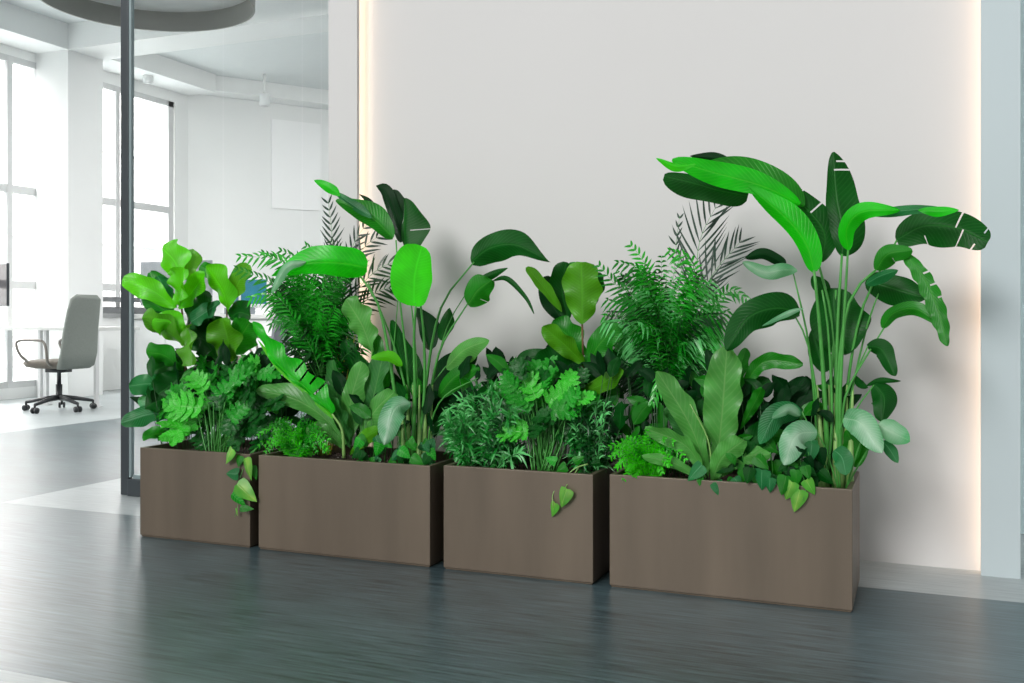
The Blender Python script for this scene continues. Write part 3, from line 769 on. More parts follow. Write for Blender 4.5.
# ================================================================ BOX 1 (left)
D2 = math.pi / 180
fig = plant('fiddle_leaf_fig', 184, 3.46, 0, 'fiddle-leaf fig with lime upper leaves nearest the dark post, leftmost plant', 'fiddle-leaf fig', 'fiddle-leaf figs')
stalk(fig, (186, 458, 186, 400, 185, 350, 181, 300, 178, 285), .006, .004, (3.46, 3.46), M_wood, 'trunk')
for (s, mt, w, Y, xy) in (
  ('obov', 'lime', (14, 13), (3.46, 3.50), (180, 280, 175, 262, 162, 248)),
  ('obov', 'olive', (9, 9), (3.48, 3.52), (183, 280, 188, 264, 184, 250)),
  ('obov', 'lime', (13, 13), (3.44, 3.36), (178, 305, 182, 288, 184, 268)),
  ('obov', 'lime', (9, 8), (3.44, 3.36), (176, 308, 152, 290, 123, 278)),
  ('obov', 'lime', (8, 9), (3.46, 3.40), (178, 308, 192, 292, 205, 274)),
  ('obov', 'mid', (9, 9), (3.48, 3.50), (174, 308, 160, 294, 150, 272)),
  ('obov', 'teal', (7, 7), (3.48, 3.46), (172, 300, 164, 288, 158, 276)),
  ('obov', 'mid', (9, 9), (3.46, 3.40), (176, 316, 158, 306, 142, 292)),
  ('obov', 'olive', (10, 11), (3.44, 3.34), (184, 345, 165, 330, 142, 318)),
  ('obov', 'lime', (10, 9), (3.44, 3.34), (186, 338, 170, 322, 152, 322)),
  ('obov', 'olive', (13, 13), (3.42, 3.32), (188, 326, 191, 342, 191, 366)),
  ('obov', 'dark', (9, 9), (3.46, 3.4), (182, 330, 160, 322, 146, 326)),
  ('obov', 'dark', (14, 14), (3.48, 3.44), (186, 325, 200, 312, 212, 300)),
  ('obov', 'dark', (13, 13), (3.48, 3.44), (186, 345, 200, 338, 212, 350)),
  ('obov', 'mid', (9, 9), (3.44, 3.36), (182, 372, 165, 356, 146, 352)),
  ('obov', 'dark', (12, 12), (3.44, 3.36), (186, 372, 172, 384, 158, 394)),
  ('obov', 'mid', (12, 12), (3.44, 3.38), (186, 375, 204, 372, 216, 382)),
  ('obov', 'teal', (9, 8), (3.44, 3.32), (176, 392, 152, 384, 129, 386)),
  ('obov', 'dark', (10, 10), (3.46, 3.4), (182, 362, 166, 366, 152, 372)),
  ('obov', 'dark', (9, 9), (3.44, 3.34), (180, 404, 162, 400, 145, 408)),
  ('obov', 'olive', (7, 7), (3.46, 3.42), (180, 398, 190, 388, 198, 400)),
  ('obov', 'teal', (7, 7), (3.42, 3.30), (176, 414, 150, 414, 121, 423)),
  ('obov', 'silver', (6, 6), (3.44, 3.36), (172, 412, 155, 404, 138, 400)),
  ('obov', 'mid', (6, 6), (3.40, 3.28), (172, 436, 156, 434, 144, 441)),
  ('obov', 'dark', (12, 12), (3.5, 3.5), (186, 420, 176, 404, 172, 388)),
  ('obov', 'deep', (14, 14), (3.5, 3.5), (188, 420, 200, 400, 206, 386)),
  ('obov', 'deep', (12, 12), (3.5, 3.5), (186, 395, 186, 370, 176, 350)),
  ('obov', 'deep', (12, 12), (3.5, 3.5), (188, 330, 200, 330, 214, 320)),
): L(fig, s, mt, (w[0] * 1.34, w[1] * 1.34), Y, xy, ruf=.22, rn=2.2, rs=.09, tw=U(-.4, .4), ns=4, n=22)
fig2 = plant('fiddle_leaf_fig', 226, 3.50, 0, 'darker fiddle-leaf fig with a bare stem, just right of the lime-leaved one', 'fiddle-leaf fig', 'fiddle-leaf figs')
stalk(fig2, (228, 458, 228, 400, 227, 350, 227, 290), .005, .0035, (3.50, 3.50), M_wood, 'trunk')
for (s, mt, w, Y, xy) in (
  ('obov', 'lime', (11, 12), (3.48, 3.42), (228, 312, 222, 290, 206, 266)),
  ('obov', 'olive', (9, 8), (3.50, 3.46), (228, 305, 236, 288, 248, 264)),
  ('obov', 'mid', (6, 6), (3.52, 3.5), (224, 285, 212, 272, 200, 266)),
  ('obov', 'olive', (16, 15), (3.46, 3.40), (229, 362, 228, 340, 222, 318)),
  ('obov', 'mid', (12, 13), (3.47, 3.42), (232, 356, 240, 338, 250, 322)),
  ('obov', 'dark', (10, 10), (3.5, 3.48), (230, 318, 240, 312, 251, 316)),
  ('obov', 'teal', (8, 8), (3.46, 3.38), (220, 302, 206, 312, 191, 322)),
  ('obov', 'dark', (11, 11), (3.5, 3.5), (228, 330, 214, 322, 204, 306)),
  ('obov', 'dark', (12, 12), (3.5, 3.5), (228, 345, 212, 345, 200, 355)),
  ('obov', 'dark', (9, 9), (3.5, 3.44), (230, 382, 218, 374, 206, 378)),
  ('obov', 'dark', (10, 10), (3.5, 3.46), (230, 392, 244, 376, 252, 368)),
  ('obov', 'deep', (9, 9), (3.5, 3.46), (230, 400, 240, 392, 252, 390)),
): L(fig2, s, mt, (w[0] * 1.25, w[1] * 1.25), Y, xy, ruf=.2, rn=2.2, rs=.09, tw=U(-.4, .4), ns=4, n=22)
# split-leaf plant, box 1
sp = []
random.seed(21)
for (x, y, sz, a_, mt) in ((188, 408, 40, 175, 'phill'), (206, 404, 34, 60, 'phill'), (182, 432, 44, -110, 'phill'), (200, 420, 34, 200, 'phil'), (226, 396, 32, 80, 'phil'),
    (240, 384, 34, 60, 'phil'), (250, 372, 30, 20, 'phil'), (212, 378, 30, 120, 'phil'), (198, 384, 26, 150, 'phill'), (262, 380, 26, -10, 'phil'), (232, 372, 28, 100, 'phild'),
    (254, 392, 32, -40, 'phild'), (268, 392, 28, -30, 'phild'), (244, 406, 34, -70, 'phild'), (262, 410, 32, -60, 'phild'), (276, 404, 26, -60, 'phild'), (250, 424, 32, -90, 'phild'),
    (268, 428, 28, -80, 'phild'), (234, 424, 28, -100, 'phild'), (222, 412, 30, 190, 'phil'), (178, 398, 28, 150, 'phil'), (216, 392, 28, 170, 'phil'), (238, 396, 30, 20, 'phil'), (256, 366, 22, 60, 'phill'), (270, 376, 24, 10, 'phil'), (206, 366, 20, 100, 'phil'), (168, 412, 24, 190, 'phil'), (240, 440, 26, -80, 'phild'), (262, 444, 26, -80, 'phild')):
    sp.append((x, y, U(3.24, 3.40), sz * .86, a_ * D2 + U(-.2, .2), mt))
lp = lobed_plant('split_leaf_philodendron', 216, 3.32, 0, 'green plant with deeply cut leaves on pale upright stalks, in the leftmost box', sp, 'philodendron', None, (226, 405, 58, 42, 26, 3.46))
for i in range(9):
    x = 202 + i * 4.2; stalk(lp, (x + (215 - x) * .4, 456, x + U(-2, 2), 430, x + (x - 218) * .35, 402), .0024, .0016, (U(3.24, 3.3), 3.28), M_stalk)
# trailing vine over the rim, box 1
v1 = plant('pothos_vine', 258, 3.24, 0, 'variegated trailing vine hanging over the corner of the leftmost box', 'trailing vine', 'trailing vines over the rims')
vine(v1, (258, 447, 248, 456, 240, 470, 234, 486, 238, 503, 235, 517), (3.22, 3.15))
vine(v1, (256, 449, 246, 462, 240, 478), (3.22, 3.15))
for (x, y, l, a_, mt, Y, W) in ((232, 449, 17, -120, 'vari', 3.15, .85), (238, 474, 16, 180, 'teal', 3.15, .8), (246, 458, 22, -75, 'vari', 3.15, .6), (237, 484, 26, -35, 'vari', 3.14, .72), (232, 494, 18, -40, 'phil', 3.14, .6), (240, 508, 17, 5, 'mid', 3.14, .45), (240, 456, 12, -100, 'mid', 3.16, .8), (252, 466, 14, -70, 'mid', 3.16, .6), (236, 508, 8, -80, 'vari', 3.15, .4)):
    hleaf(v1, x, y, l, a_ * D2, mt, Y, W=W)
# ================================================================ BOX 2
# areca palm
ap = plant('areca_palm', 325, 3.50, 1, 'feathery areca palm with golden canes and arching fronds in the second box', 'palm')
for i in range(9):
    x = 312 + i * 3.4; stalk(ap, (322 + (i - 4) * 1.5, 462, x, 420, x + (i - 4) * 2.2, 372, x + (i - 4) * 4, 335), .004, .0026, (3.46, 3.5), M_cane, 'cane')
k = .0045
for (xy, n, Lf, mt, dr, Y) in (
  ((326, 380, 312, 300, 285, 262, 238, 256), 20, .075, 'palml', .35, (3.48, 3.36)),
  ((322, 380, 300, 315, 272, 284, 236, 268), 20, .07, 'palm', .4, (3.48, 3.36)),
  ((322, 385, 300, 330, 276, 296, 250, 298), 20, .07, 'palml', .5, (3.46, 3.28)),
  ((324, 380, 310, 310, 290, 270, 262, 252), 20, .07, 'palm', .35, (3.5, 3.46)),
  ((324, 380, 318, 300, 305, 265, 280, 250), 20, .07, 'palm', .3, (3.5, 3.5)),
  ((328, 380, 330, 310, 325, 265, 305, 245), 20, .07, 'palm', .3, (3.5, 3.52)),
  ((330, 380, 340, 300, 345, 265, 330, 240), 20, .08, 'palmd', .2, (3.52, 3.56)),
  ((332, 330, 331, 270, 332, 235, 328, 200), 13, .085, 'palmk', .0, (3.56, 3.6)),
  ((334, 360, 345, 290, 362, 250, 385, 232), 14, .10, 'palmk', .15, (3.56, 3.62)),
  ((336, 360, 352, 300, 380, 268, 415, 258), 16, .10, 'palmd', .2, (3.56, 3.64)),
  ((336, 360, 350, 320, 380, 290, 412, 290), 16, .10, 'palmd', .3, (3.56, 3.62)),
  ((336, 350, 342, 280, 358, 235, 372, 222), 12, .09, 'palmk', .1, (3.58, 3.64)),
  ((326, 390, 310, 345, 290, 320, 270, 325), 16, .06, 'palm', .5, (3.44, 3.34)),
  ((326, 395, 306, 360, 285, 345, 268, 352), 16, .06, 'palmd', .5, (3.44, 3.36)),
  ): frond_px(ap, xy, Y, Lf, n, .010, mt, dr, .75, .28)
palm_cloud(ap, at(312, 300, 3.46), at(328, 420, 3.48), Vector((.23, .13, .23)), 84, .075, 17, .0085, ['palm', 'palm', 'palmd', 'palml'], 5, .2, .55)
palm_cloud(ap, at(335, 350, 3.5), at(330, 440, 3.5), Vector((.14, .09, .20)), 34, .07, 14, .0085, ['palmd', 'palm', 'palmd'], 9, .2, .5)
# feathery fern
random.seed(31)
tips = []
for i in range(95):
    a_ = U(5, 178) * D2; r = U(.35, 1)
    tips.append((294 + 46 * math.cos(a_) * r, 458 - 44 * math.sin(a_) * r + U(-2, 4), U(3.2, 3.36), random.choice(('fern', 'fern2', 'fern'))))
feathery('asparagus_fern', 298, 3.30, 1, 'bright green feathery fern at the left end of the second box', tips, None, Lb=.036, nb=13, group='feathery ferns')
# bird's nest fern box 2
bn = plant('birds_nest_fern', 346, 3.34, 1, 'pale broad-leaved fern with strap leaves below the palm in the second box', 'fern')
for (s, mt, w, Y, xy) in (
  ('nest', 'nest', (11, 12), (3.32, 3.24), (346, 444, 322, 416, 292, 398, 256, 390)),
  ('obov', 'nest', (17, 15), (3.40, 3.38), (372, 352, 362, 325, 346, 299)),
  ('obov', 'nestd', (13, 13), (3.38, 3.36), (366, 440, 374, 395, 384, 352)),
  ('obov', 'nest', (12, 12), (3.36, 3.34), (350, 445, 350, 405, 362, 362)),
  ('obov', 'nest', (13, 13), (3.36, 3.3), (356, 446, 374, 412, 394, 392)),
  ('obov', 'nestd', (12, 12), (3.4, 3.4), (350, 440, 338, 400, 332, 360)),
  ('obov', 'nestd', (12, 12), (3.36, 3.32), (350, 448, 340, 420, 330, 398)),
  ('obov', 'dark', (10, 10), (3.38, 3.38), (346, 446, 328, 430, 310, 424)),
  ('obov', 'nest', (9, 9), (3.34, 3.26), (344, 448, 326, 432, 306, 430)),
  ('nest', 'mid', (10, 10), (3.42, 3.42), (360, 440, 380, 380, 372, 330)),
  ('nest', 'dark', (14, 14), (3.46, 3.46), (356, 440, 360, 390, 344, 340)),
  ('nest', 'olive', (8, 8), (3.32, 3.24), (350, 455, 362, 440, 378, 430)),
): L(bn, s, mt, w, Y, xy, ruf=.22, rn=3, rs=.07, ns=4, n=26, tw=U(-.25, .25))
stalk(bn, (366, 400, 370, 372, 372, 350), .003, .002, (3.39, 3.40), M_stalkp)
# tattered banana-type leaf leaning left
tb = plant('banana_plant', 345, 3.30, 1, 'young banana plant with one torn bright leaf leaning left over the fern', 'banana plant')
L(tb, 'pad', 'bright', (4, 16), (3.28, 3.22), (332, 414, 306, 388, 276, 362, 252, 322), tears=((1, .22, .85), (1, .3, .8), (1, .38, .85), (1, .46, .8)), ruf=.3, rn=4, rs=.12, fold=.3)
L(tb, 'pad', 'lime', (4, 4), (3.30, 3.25), (333, 418, 308, 392, 280, 368, 258, 340), n=20)
stalk(tb, (344, 458, 342, 430, 332, 414), .007, .004, (3.30, 3.28), M_stalkp)
# bird of paradise, box 2
bp = plant('bird_of_paradise', 412, 3.38, 1, 'bird-of-paradise plant with bright paddle leaves in the second box', 'bird of paradise', 'bird-of-paradise plants')
for (s, mt, w, Y, xy, kw) in (
  ('pad', 'mid', (12, 12), (3.36, 3.30), (393, 238, 375, 220, 358, 210, 336, 200), {}),
  ('lance', 'teal', (5, 5), (3.32, 3.30), (372, 218, 352, 204, 334, 192), {}),
  ('lance', 'bright', (5, 5), (3.30, 3.28), (340, 196, 328, 187, 314, 180), {}),
  ('base', 'bright', (15, 18), (3.30, 3.16), (367, 268, 338, 263, 304, 264, 272, 276), {'fold': .4}),
  ('lance', 'silver', (5, 5), (3.20, 3.14), (306, 262, 286, 268, 271, 294), {}),
  ('blunt', 'neon', (25, 21), (3.24, 3.20), (414, 306, 415, 275, 422, 246), {'fold': -.2, 'ruf': .05, 'rs': .02, 'tw': 0}),
  ('pad', 'deep', (10, 10), (3.48, 3.5), (402, 242, 394, 215, 385, 192, 376, 186), {}),
  ('obov', 'deep', (10, 9), (3.48, 3.5), (402, 238, 400, 212, 392, 190), {}),
  ('lance', 'deep', (3, 3), (3.48, 3.5), (382, 214, 370, 203, 359, 194), {}),
  ('pad', 'dark', (3, 24), (3.42, 3.44), (406, 254, 404, 228, 405, 198), {'tears': ((1, .42, .85),), 'n': 26}),
  ('base', 'dark', (15, 14), (3.36, 3.28), (471, 262, 490, 248, 516, 245, 550, 262), {'fold': .5, 'rs': .1}),
  ('pad', 'mid', (13, 14), (3.36, 3.32), (468, 305, 478, 290, 492, 280), {'tears': ((1, .3, .5),), 'n': 24}),
  ('lance', 'dark', (4, 4), (3.38, 3.36), (472, 284, 488, 276, 508, 268), {}),
  ('lance', 'dark', (3, 3), (3.36, 3.32), (492, 281, 506, 279, 524, 296, 534, 314), {}),
  ('pad', 'nest', (9, 12), (3.40, 3.34), (446, 368, 464, 350, 489, 340), {}),
  ('pad', 'mid', (9, 11), (3.40, 3.36), (438, 396, 456, 376, 480, 368), {}),
  ('pad', 'lime', (5, 6), (3.30, 3.24), (402, 366, 388, 357, 371, 358), {}),
  ('pad', 'deep', (16, 16), (3.5, 3.5), (440, 400, 452, 370, 476, 352), {}),
  ('pad', 'deep', (12, 12), (3.5, 3.5), (430, 350, 424, 325, 416, 308), {}),
  ('pad', 'dark', (8, 8), (3.5, 3.5), (440, 340, 446, 322, 450, 308), {}),
  ('pad', 'deep', (13, 13), (3.52, 3.52), (420, 420, 452, 400, 474, 392), {}),
  ('lance', 'silver', (13, 13), (3.26, 3.18), (411, 403, 394, 410, 384, 445), {'fold': .3}),
  ('pad', 'dark', (14, 14), (3.46, 3.44), (424, 400, 402, 360, 392, 320), {}),
  ('pad', 'deep', (14, 14), (3.5, 3.5), (404, 430, 396, 400, 394, 372), {}),
): L(bp, s, mt, w, Y, xy, **{**dict(ruf=.16, rn=1.4, rs=.08, fold=U(.3, .6), n=24, ns=4, tw=U(-.3, .3)), **kw})
for (xy, r0, r1, Y) in (
  ((404, 462, 396, 400, 380, 310, 360, 276), .009, .004, (3.36, 3.30)),
  ((412, 462, 415, 400, 414, 340, 416, 303), .009, .004, (3.34, 3.24)),
  ((416, 462, 424, 400, 424, 340, 420, 300), .008, .004, (3.36, 3.3)),
  ((408, 462, 408, 380, 400, 300, 396, 240), .006, .0028, (3.40, 3.36)),
  ((420, 462, 424, 400, 440, 310, 474, 262), .008, .003, (3.40, 3.36)),
  ((424, 462, 428, 410, 440, 350, 468, 303), .007, .0028, (3.40, 3.36)),
  ((424, 462, 430, 400, 446, 330, 472, 284), .004, .0018, (3.44, 3.38)),
  ((426, 462, 432, 420, 446, 395, 478, 378), .004, .002, (3.36, 3.34)),
  ((420, 462, 408, 400, 392, 340, 368, 282), .006, .003, (3.38, 3.34)),
  ((410, 462, 404, 420, 404, 404, 411, 403), .004, .002, (3.32, 3.26)),
  ((406, 462, 398, 430, 392, 380, 398, 300), .004, .002, (3.42, 3.44)),
  ((412, 462, 418, 420, 414, 330, 404, 254), .005, .002, (3.44, 3.42)),
  ((428, 462, 426, 430, 430, 390, 446, 366), .005, .002, (3.40, 3.40)),
): stalk(bp, xy, r0, r1, Y)
for i in range(6):
    stalk(bp, (404 + i * 5, 464, 403 + i * 5.5, 430, 400 + i * 6.5, 385), .012, .0025, (3.33 + .02 * (i % 3), 3.36), M_stalkp, 'sheath')
ivy = plant('ground_ivy', 398, 3.24, 1, 'small green heart-leaved creeper at the foot of the tall stalks, second box', 'creeper', 'low creepers at the rims')
random.seed(41)
for i in range(34):
    x, y = U(352, 438), U(436, 462); hleaf(ivy, x, y, U(9, 15), U(-150, -20) * D2, random.choice(('mid', 'dark', 'phil', 'teal')), 3.2 + U(0, .06))
for i in range(7): stalk(ivy, (360 + i * 12, 463, 364 + i * 11, 448, 366 + i * 11, 440), .0012, .0008, (3.26, 3.22))
# ================================================================ BOX 3
random.seed(51)
st = []
for i in range(60):
    a_ = U(-5, 185) * D2; r = math.sqrt(U(.1, 1)); st.append((481 + 40 * math.cos(a_) * r, 448 - 70 * math.sin(a_) * r, U(3.2, 3.46)))
linear_bush('fine_leaf_shrub', 482, 3.32, 2, 'bushy shrub of narrow glossy leaves at the left end of the third box', st, .058, .0075, 46, ['needle', 'needle', 'needl3', 'needl2', 'needl3'], 'fine-leaved shrubs')
st = []
for i in range(28):
    a_ = U(5, 175) * D2; r = math.sqrt(U(.1, 1)); st.append((594 + 26 * math.cos(a_) * r, 452 - 66 * math.sin(a_) * r, U(3.24, 3.46)))
linear_bush('fine_leaf_shrub', 592, 3.34, 2, 'thin upright shrub of narrow dark leaves at the right end of the third box', st, .05, .0062, 38, ['needle', 'needl2', 'needle', 'needl3'], 'fine-leaved shrubs')
# split-leaf, box 3
sp = []
for (x, y, sz, a_, mt) in ((515, 434, 32, 180, 'phill'), (508, 448, 20, 200, 'phill'), (530, 388, 30, 110, 'phill'), (548, 382, 30, 80, 'phil'), (560, 396, 32, 40, 'phill'), (544, 402, 30, 70, 'phill'), (520, 402, 30, 150, 'phil'),
    (532, 418, 28, 160, 'phil'), (566, 412, 30, 10, 'phil'), (574, 398, 26, 30, 'phil'), (500, 394, 28, 150, 'phil'), (512, 384, 26, 130, 'phil'), (580, 420, 26, -20, 'phild'), (552, 370, 26, 90, 'phil'), (536, 372, 24, 100, 'phil'),
    (498, 410, 26, 170, 'phild'), (546, 420, 28, -30, 'phild'), (560, 430, 26, -60, 'phild'), (568, 382, 26, 60, 'phill'), (578, 440, 24, -70, 'phild'), (522, 370, 24, 110, 'phild'), (508, 420, 24, 190, 'phil'), (538, 432, 22, -100, 'phild'), (590, 400, 24, 10, 'phil'), (556, 408, 26, 50, 'phil'), (528, 394, 28, 120, 'phil')):
    sp.append((x, y, U(3.22, 3.38), sz * .86, a_ * D2 + U(-.2, .2), mt))
lp = lobed_plant('split_leaf_philodendron', 546, 3.30, 2, 'bright cut-leaf plant on a fan of bare stalks, middle of the third box', sp, 'philodendron', None, (545, 398, 50, 30, 26, 3.44))
for i in range(10):
    x = 528 + i * 3.6 + U(-2, 2); stalk(lp, (541 + (x - 546) * .5, 470, x, 446, x + (x - 546) * .3 + U(-3, 3), 414), .0024, .0016, (U(3.22, 3.32), 3.28), M_stalk)
# fig behind, box 3
f3 = plant('fiddle_leaf_fig', 582, 3.48, 2, 'fiddle-leaf fig with one large pale upright leaf, standing behind the third box plants', 'fiddle-leaf fig', 'fiddle-leaf figs')
stalk(f3, (584, 472, 584, 420, 583, 360, 582, 318), .006, .0035, (3.48, 3.46), M_wood, 'trunk')
stalk(f3, (572, 472, 570, 420, 566, 360, 564, 306), .005, .003, (3.50, 3.50), M_wood, 'trunk')
for (s, mt, w, Y, xy) in (
  ('obov', 'olive', (19, 17), (3.44, 3.40), (582, 324, 582, 294, 581, 262)),
  ('obov', 'olive', (5, 6), (3.46, 3.36), (562, 312, 546, 290, 527, 267)),
  ('obov', 'deep', (11, 12), (3.50, 3.50), (564, 322, 550, 300, 546, 276)),
  ('obov', 'dark', (12, 11), (3.50, 3.48), (568, 320, 562, 290, 566, 262)),
  ('obov', 'mid', (9, 9), (3.50, 3.50), (578, 300, 574, 280, 572, 262)),
  ('obov', 'dark', (8, 8), (3.5, 3.5), (586, 310, 594, 290, 598, 272)),
  ('obov', 'olive', (10, 11), (3.44, 3.34), (584, 364, 566, 346, 543, 326)),
  ('obov', 'mid', (15, 13), (3.48, 3.46), (582, 358, 570, 338, 552, 322)),
  ('obov', 'mid', (14, 12), (3.46, 3.40), (586, 372, 598, 346, 618, 326)),
  ('obov', 'dark', (14, 14), (3.48, 3.46), (586, 384, 602, 372, 616, 352)),
  ('obov', 'olive', (8, 8), (3.42, 3.34), (574, 394, 598, 386, 622, 369)),
  ('obov', 'dark', (14, 14), (3.46, 3.40), (580, 378, 556, 364, 534, 360)),
  ('obov', 'dark', (12, 12), (3.46, 3.38), (576, 384, 552, 378, 530, 376)),
  ('obov', 'deep', (14, 14), (3.52, 3.52), (578, 380, 560, 356, 548, 344)),
  ('obov', 'deep', (14, 14), (3.52, 3.52), (584, 400, 602, 392, 612, 400)),
  ('obov', 'dark', (9, 9), (3.5, 3.46), (574, 380, 540, 358, 516, 362)),
): L(f3, s, mt, (w[0] * 1.08, w[1] * 1.08), Y, xy, ruf=.2, rn=2.6, rs=.09, tw=U(-.3, .3), ns=4, n=22)
v3 = plant('pothos_vine', 586, 3.24, 2, 'pale trailing vine sprig with two leaves hanging down the front of the third box', 'trailing vine', 'trailing vines over the rims')
vine(v3, (588, 464, 576, 468, 562, 480, 553, 494, 553, 506), (3.22, 3.15), .0026, M_stalkp); vine(v3, (580, 466, 570, 480, 564, 490), (3.22, 3.15), .002, M_stalkp)
for (x, y, l, a_, mt, Y) in ((567, 489, 20, -110, 'vari', 3.15), (555, 503, 15, -110, 'vari', 3.15), (566, 466, 14, -150, 'mid', 3.2), (556, 462, 12, 160, 'phil', 3.22), (574, 462, 12, 30, 'mid', 3.24), (600, 462, 10, 200, 'dark', 3.24)):
    hleaf(v3, x, y, l, a_ * D2, mt, Y)
# ================================================================ BOX 4
pp = plant('parlour_palm', 668, 3.48, 3, 'dense glossy palm of many drooping leaflets above the left end of the longest box', 'palm')
for i in range(8): stalk(pp, (662 + i * 3, 488, 660 + i * 3.4, 420, 650 + i * 6, 360), .0032, .002, (3.48, 3.48), M_stalk, 'cane')
palm_cloud(pp, at(668, 318, 3.44), at(666, 440, 3.48), Vector((.25, .15, .235)), 84, .074, 17, .009, ['palm', 'palm', 'palml', 'palmd', 'needl3'], 3, .18, .8)  # pale fronds in the mix act as painted highlights
palm_cloud(pp, at(660, 375, 3.46), at(664, 450, 3.5), Vector((.21, .12, .16)), 40, .066, 14, .0085, ['palmd', 'palm', 'palmd', 'palmd'], 13, .15, .6)
palm_cloud(pp, at(640, 310, 3.50), at(660, 430, 3.5), Vector((.16, .10, .19)), 26, .07, 16, .009, ['palmd', 'palm', 'palml'], 17, .18, .7)
for (xy, Lf, n, mt, dr, Y) in (
  ((690, 330, 694, 290, 692, 262, 668, 250), .06, 14, 'palml', .5, (3.46, 3.36)),
  ((668, 360, 648, 300, 640, 270, 616, 262), .06, 16, 'palm', .6, (3.44, 3.34)),
  ((668, 350, 652, 290, 644, 262, 630, 244), .06, 14, 'palml', .3, (3.46, 3.42)),
  ((664, 360, 636, 300, 616, 285, 598, 264), .06, 14, 'palm', .3, (3.46, 3.4)),
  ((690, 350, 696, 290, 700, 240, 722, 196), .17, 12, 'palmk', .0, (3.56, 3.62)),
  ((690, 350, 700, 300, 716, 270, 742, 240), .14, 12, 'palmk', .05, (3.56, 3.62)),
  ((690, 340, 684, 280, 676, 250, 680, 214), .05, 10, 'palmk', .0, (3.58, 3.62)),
  ((688, 350, 712, 310, 730, 290, 748, 300), .05, 14, 'palm', .4, (3.44, 3.38)),
  ((676, 390, 670, 378, 662, 376, 652, 404), .035, 9, 'palml', .7, (3.36, 3.24)),
  ): frond_px(pp, xy, Y, Lf, n, .0078 if mt == 'palmk' else .009, mt, dr, .6 if mt == 'palmk' else .8, .3)
random.seed(61)
tips = []
for i in range(78):
    a_ = U(15, 172) * D2; r = U(.35, 1); tips.append((648 + 46 * math.cos(a_) * r, 482 - 56 * math.sin(a_) * r, U(3.18, 3.38), random.choice(('fern', 'fern', 'fern2'))))
for (x, y) in ((606, 448), (614, 470), (622, 482), (634, 478), (610, 458), (628, 470)): tips.append((x, y, 3.16, 'fern'))
feathery('asparagus_fern', 648, 3.28, 3, 'lime green feathery fern spilling over the left corner of the longest box', tips, None, Lb=.04, nb=13, group='feathery ferns')
bf = plant('birds_nest_fern', 712, 3.30, 3, 'rosette fern with large pale upright strap leaves in the longest box', 'fern')
for (s, mt, w, Y, xy) in (
  ('nest', 'nest', (13, 13), (3.30, 3.24), (709, 478, 690, 425, 657, 371)),
  ('obov', 'nest', (19, 18), (3.34, 3.30), (716, 470, 722, 415, 727, 347)),
  ('nest', 'nest', (9, 9), (3.28, 3.20), (706, 478, 686, 446, 645, 428)),
  ('nest', 'nest', (6, 6), (3.26, 3.18), (704, 482, 676, 464, 642, 456)),
  ('obov', 'nest', (11, 11), (3.26, 3.18), (712, 482, 722, 458, 744, 440)),
  ('nest', 'nest', (9, 9), (3.28, 3.20), (716, 480, 740, 458, 770, 454)),
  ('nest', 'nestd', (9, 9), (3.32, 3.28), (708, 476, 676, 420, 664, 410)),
  ('obov', 'deep', (15, 15), (3.38, 3.40), (728, 470, 764, 430, 806, 378)),
  ('obov', 'deep', (14, 14), (3.38, 3.38), (724, 466, 740, 420, 748, 384)),
  ('obov', 'dark', (12, 12), (3.40, 3.42), (722, 440, 744, 400, 770, 380)),
  ('obov', 'mid', (8, 8), (3.38, 3.36), (740, 392, 764, 362, 803, 364)),
  ('obov', 'mid', (7, 7), (3.38, 3.38), (726, 400, 738, 372, 746, 348)),
  ('obov', 'dark', (11, 11), (3.36, 3.34), (728, 470, 752, 440, 790, 414)),
  ('obov', 'deep', (12, 12), (3.40, 3.40), (704, 470, 690, 430, 690, 392)),
  ('nest', 'mid', (6, 6), (3.36, 3.3), (740, 430, 756, 400, 762, 388)),
): L(bf, s, mt, w, Y, xy, ruf=.2, rn=4, rs=.07, ns=4, n=26, tw=U(-.25, .25))
stalk(bf, (712, 480, 708, 440, 690, 404), .003, .002, (3.28, 3.26), M_stalkp, 'stalk')
for (x, y, l, a_, mt) in ((702, 465, 22, -135, 'teal'), (716, 482, 18, -60, 'teal'), (700, 476, 10, -90, 'mid')): hleaf(bf, x, y, l, a_ * D2, mt, 3.17)
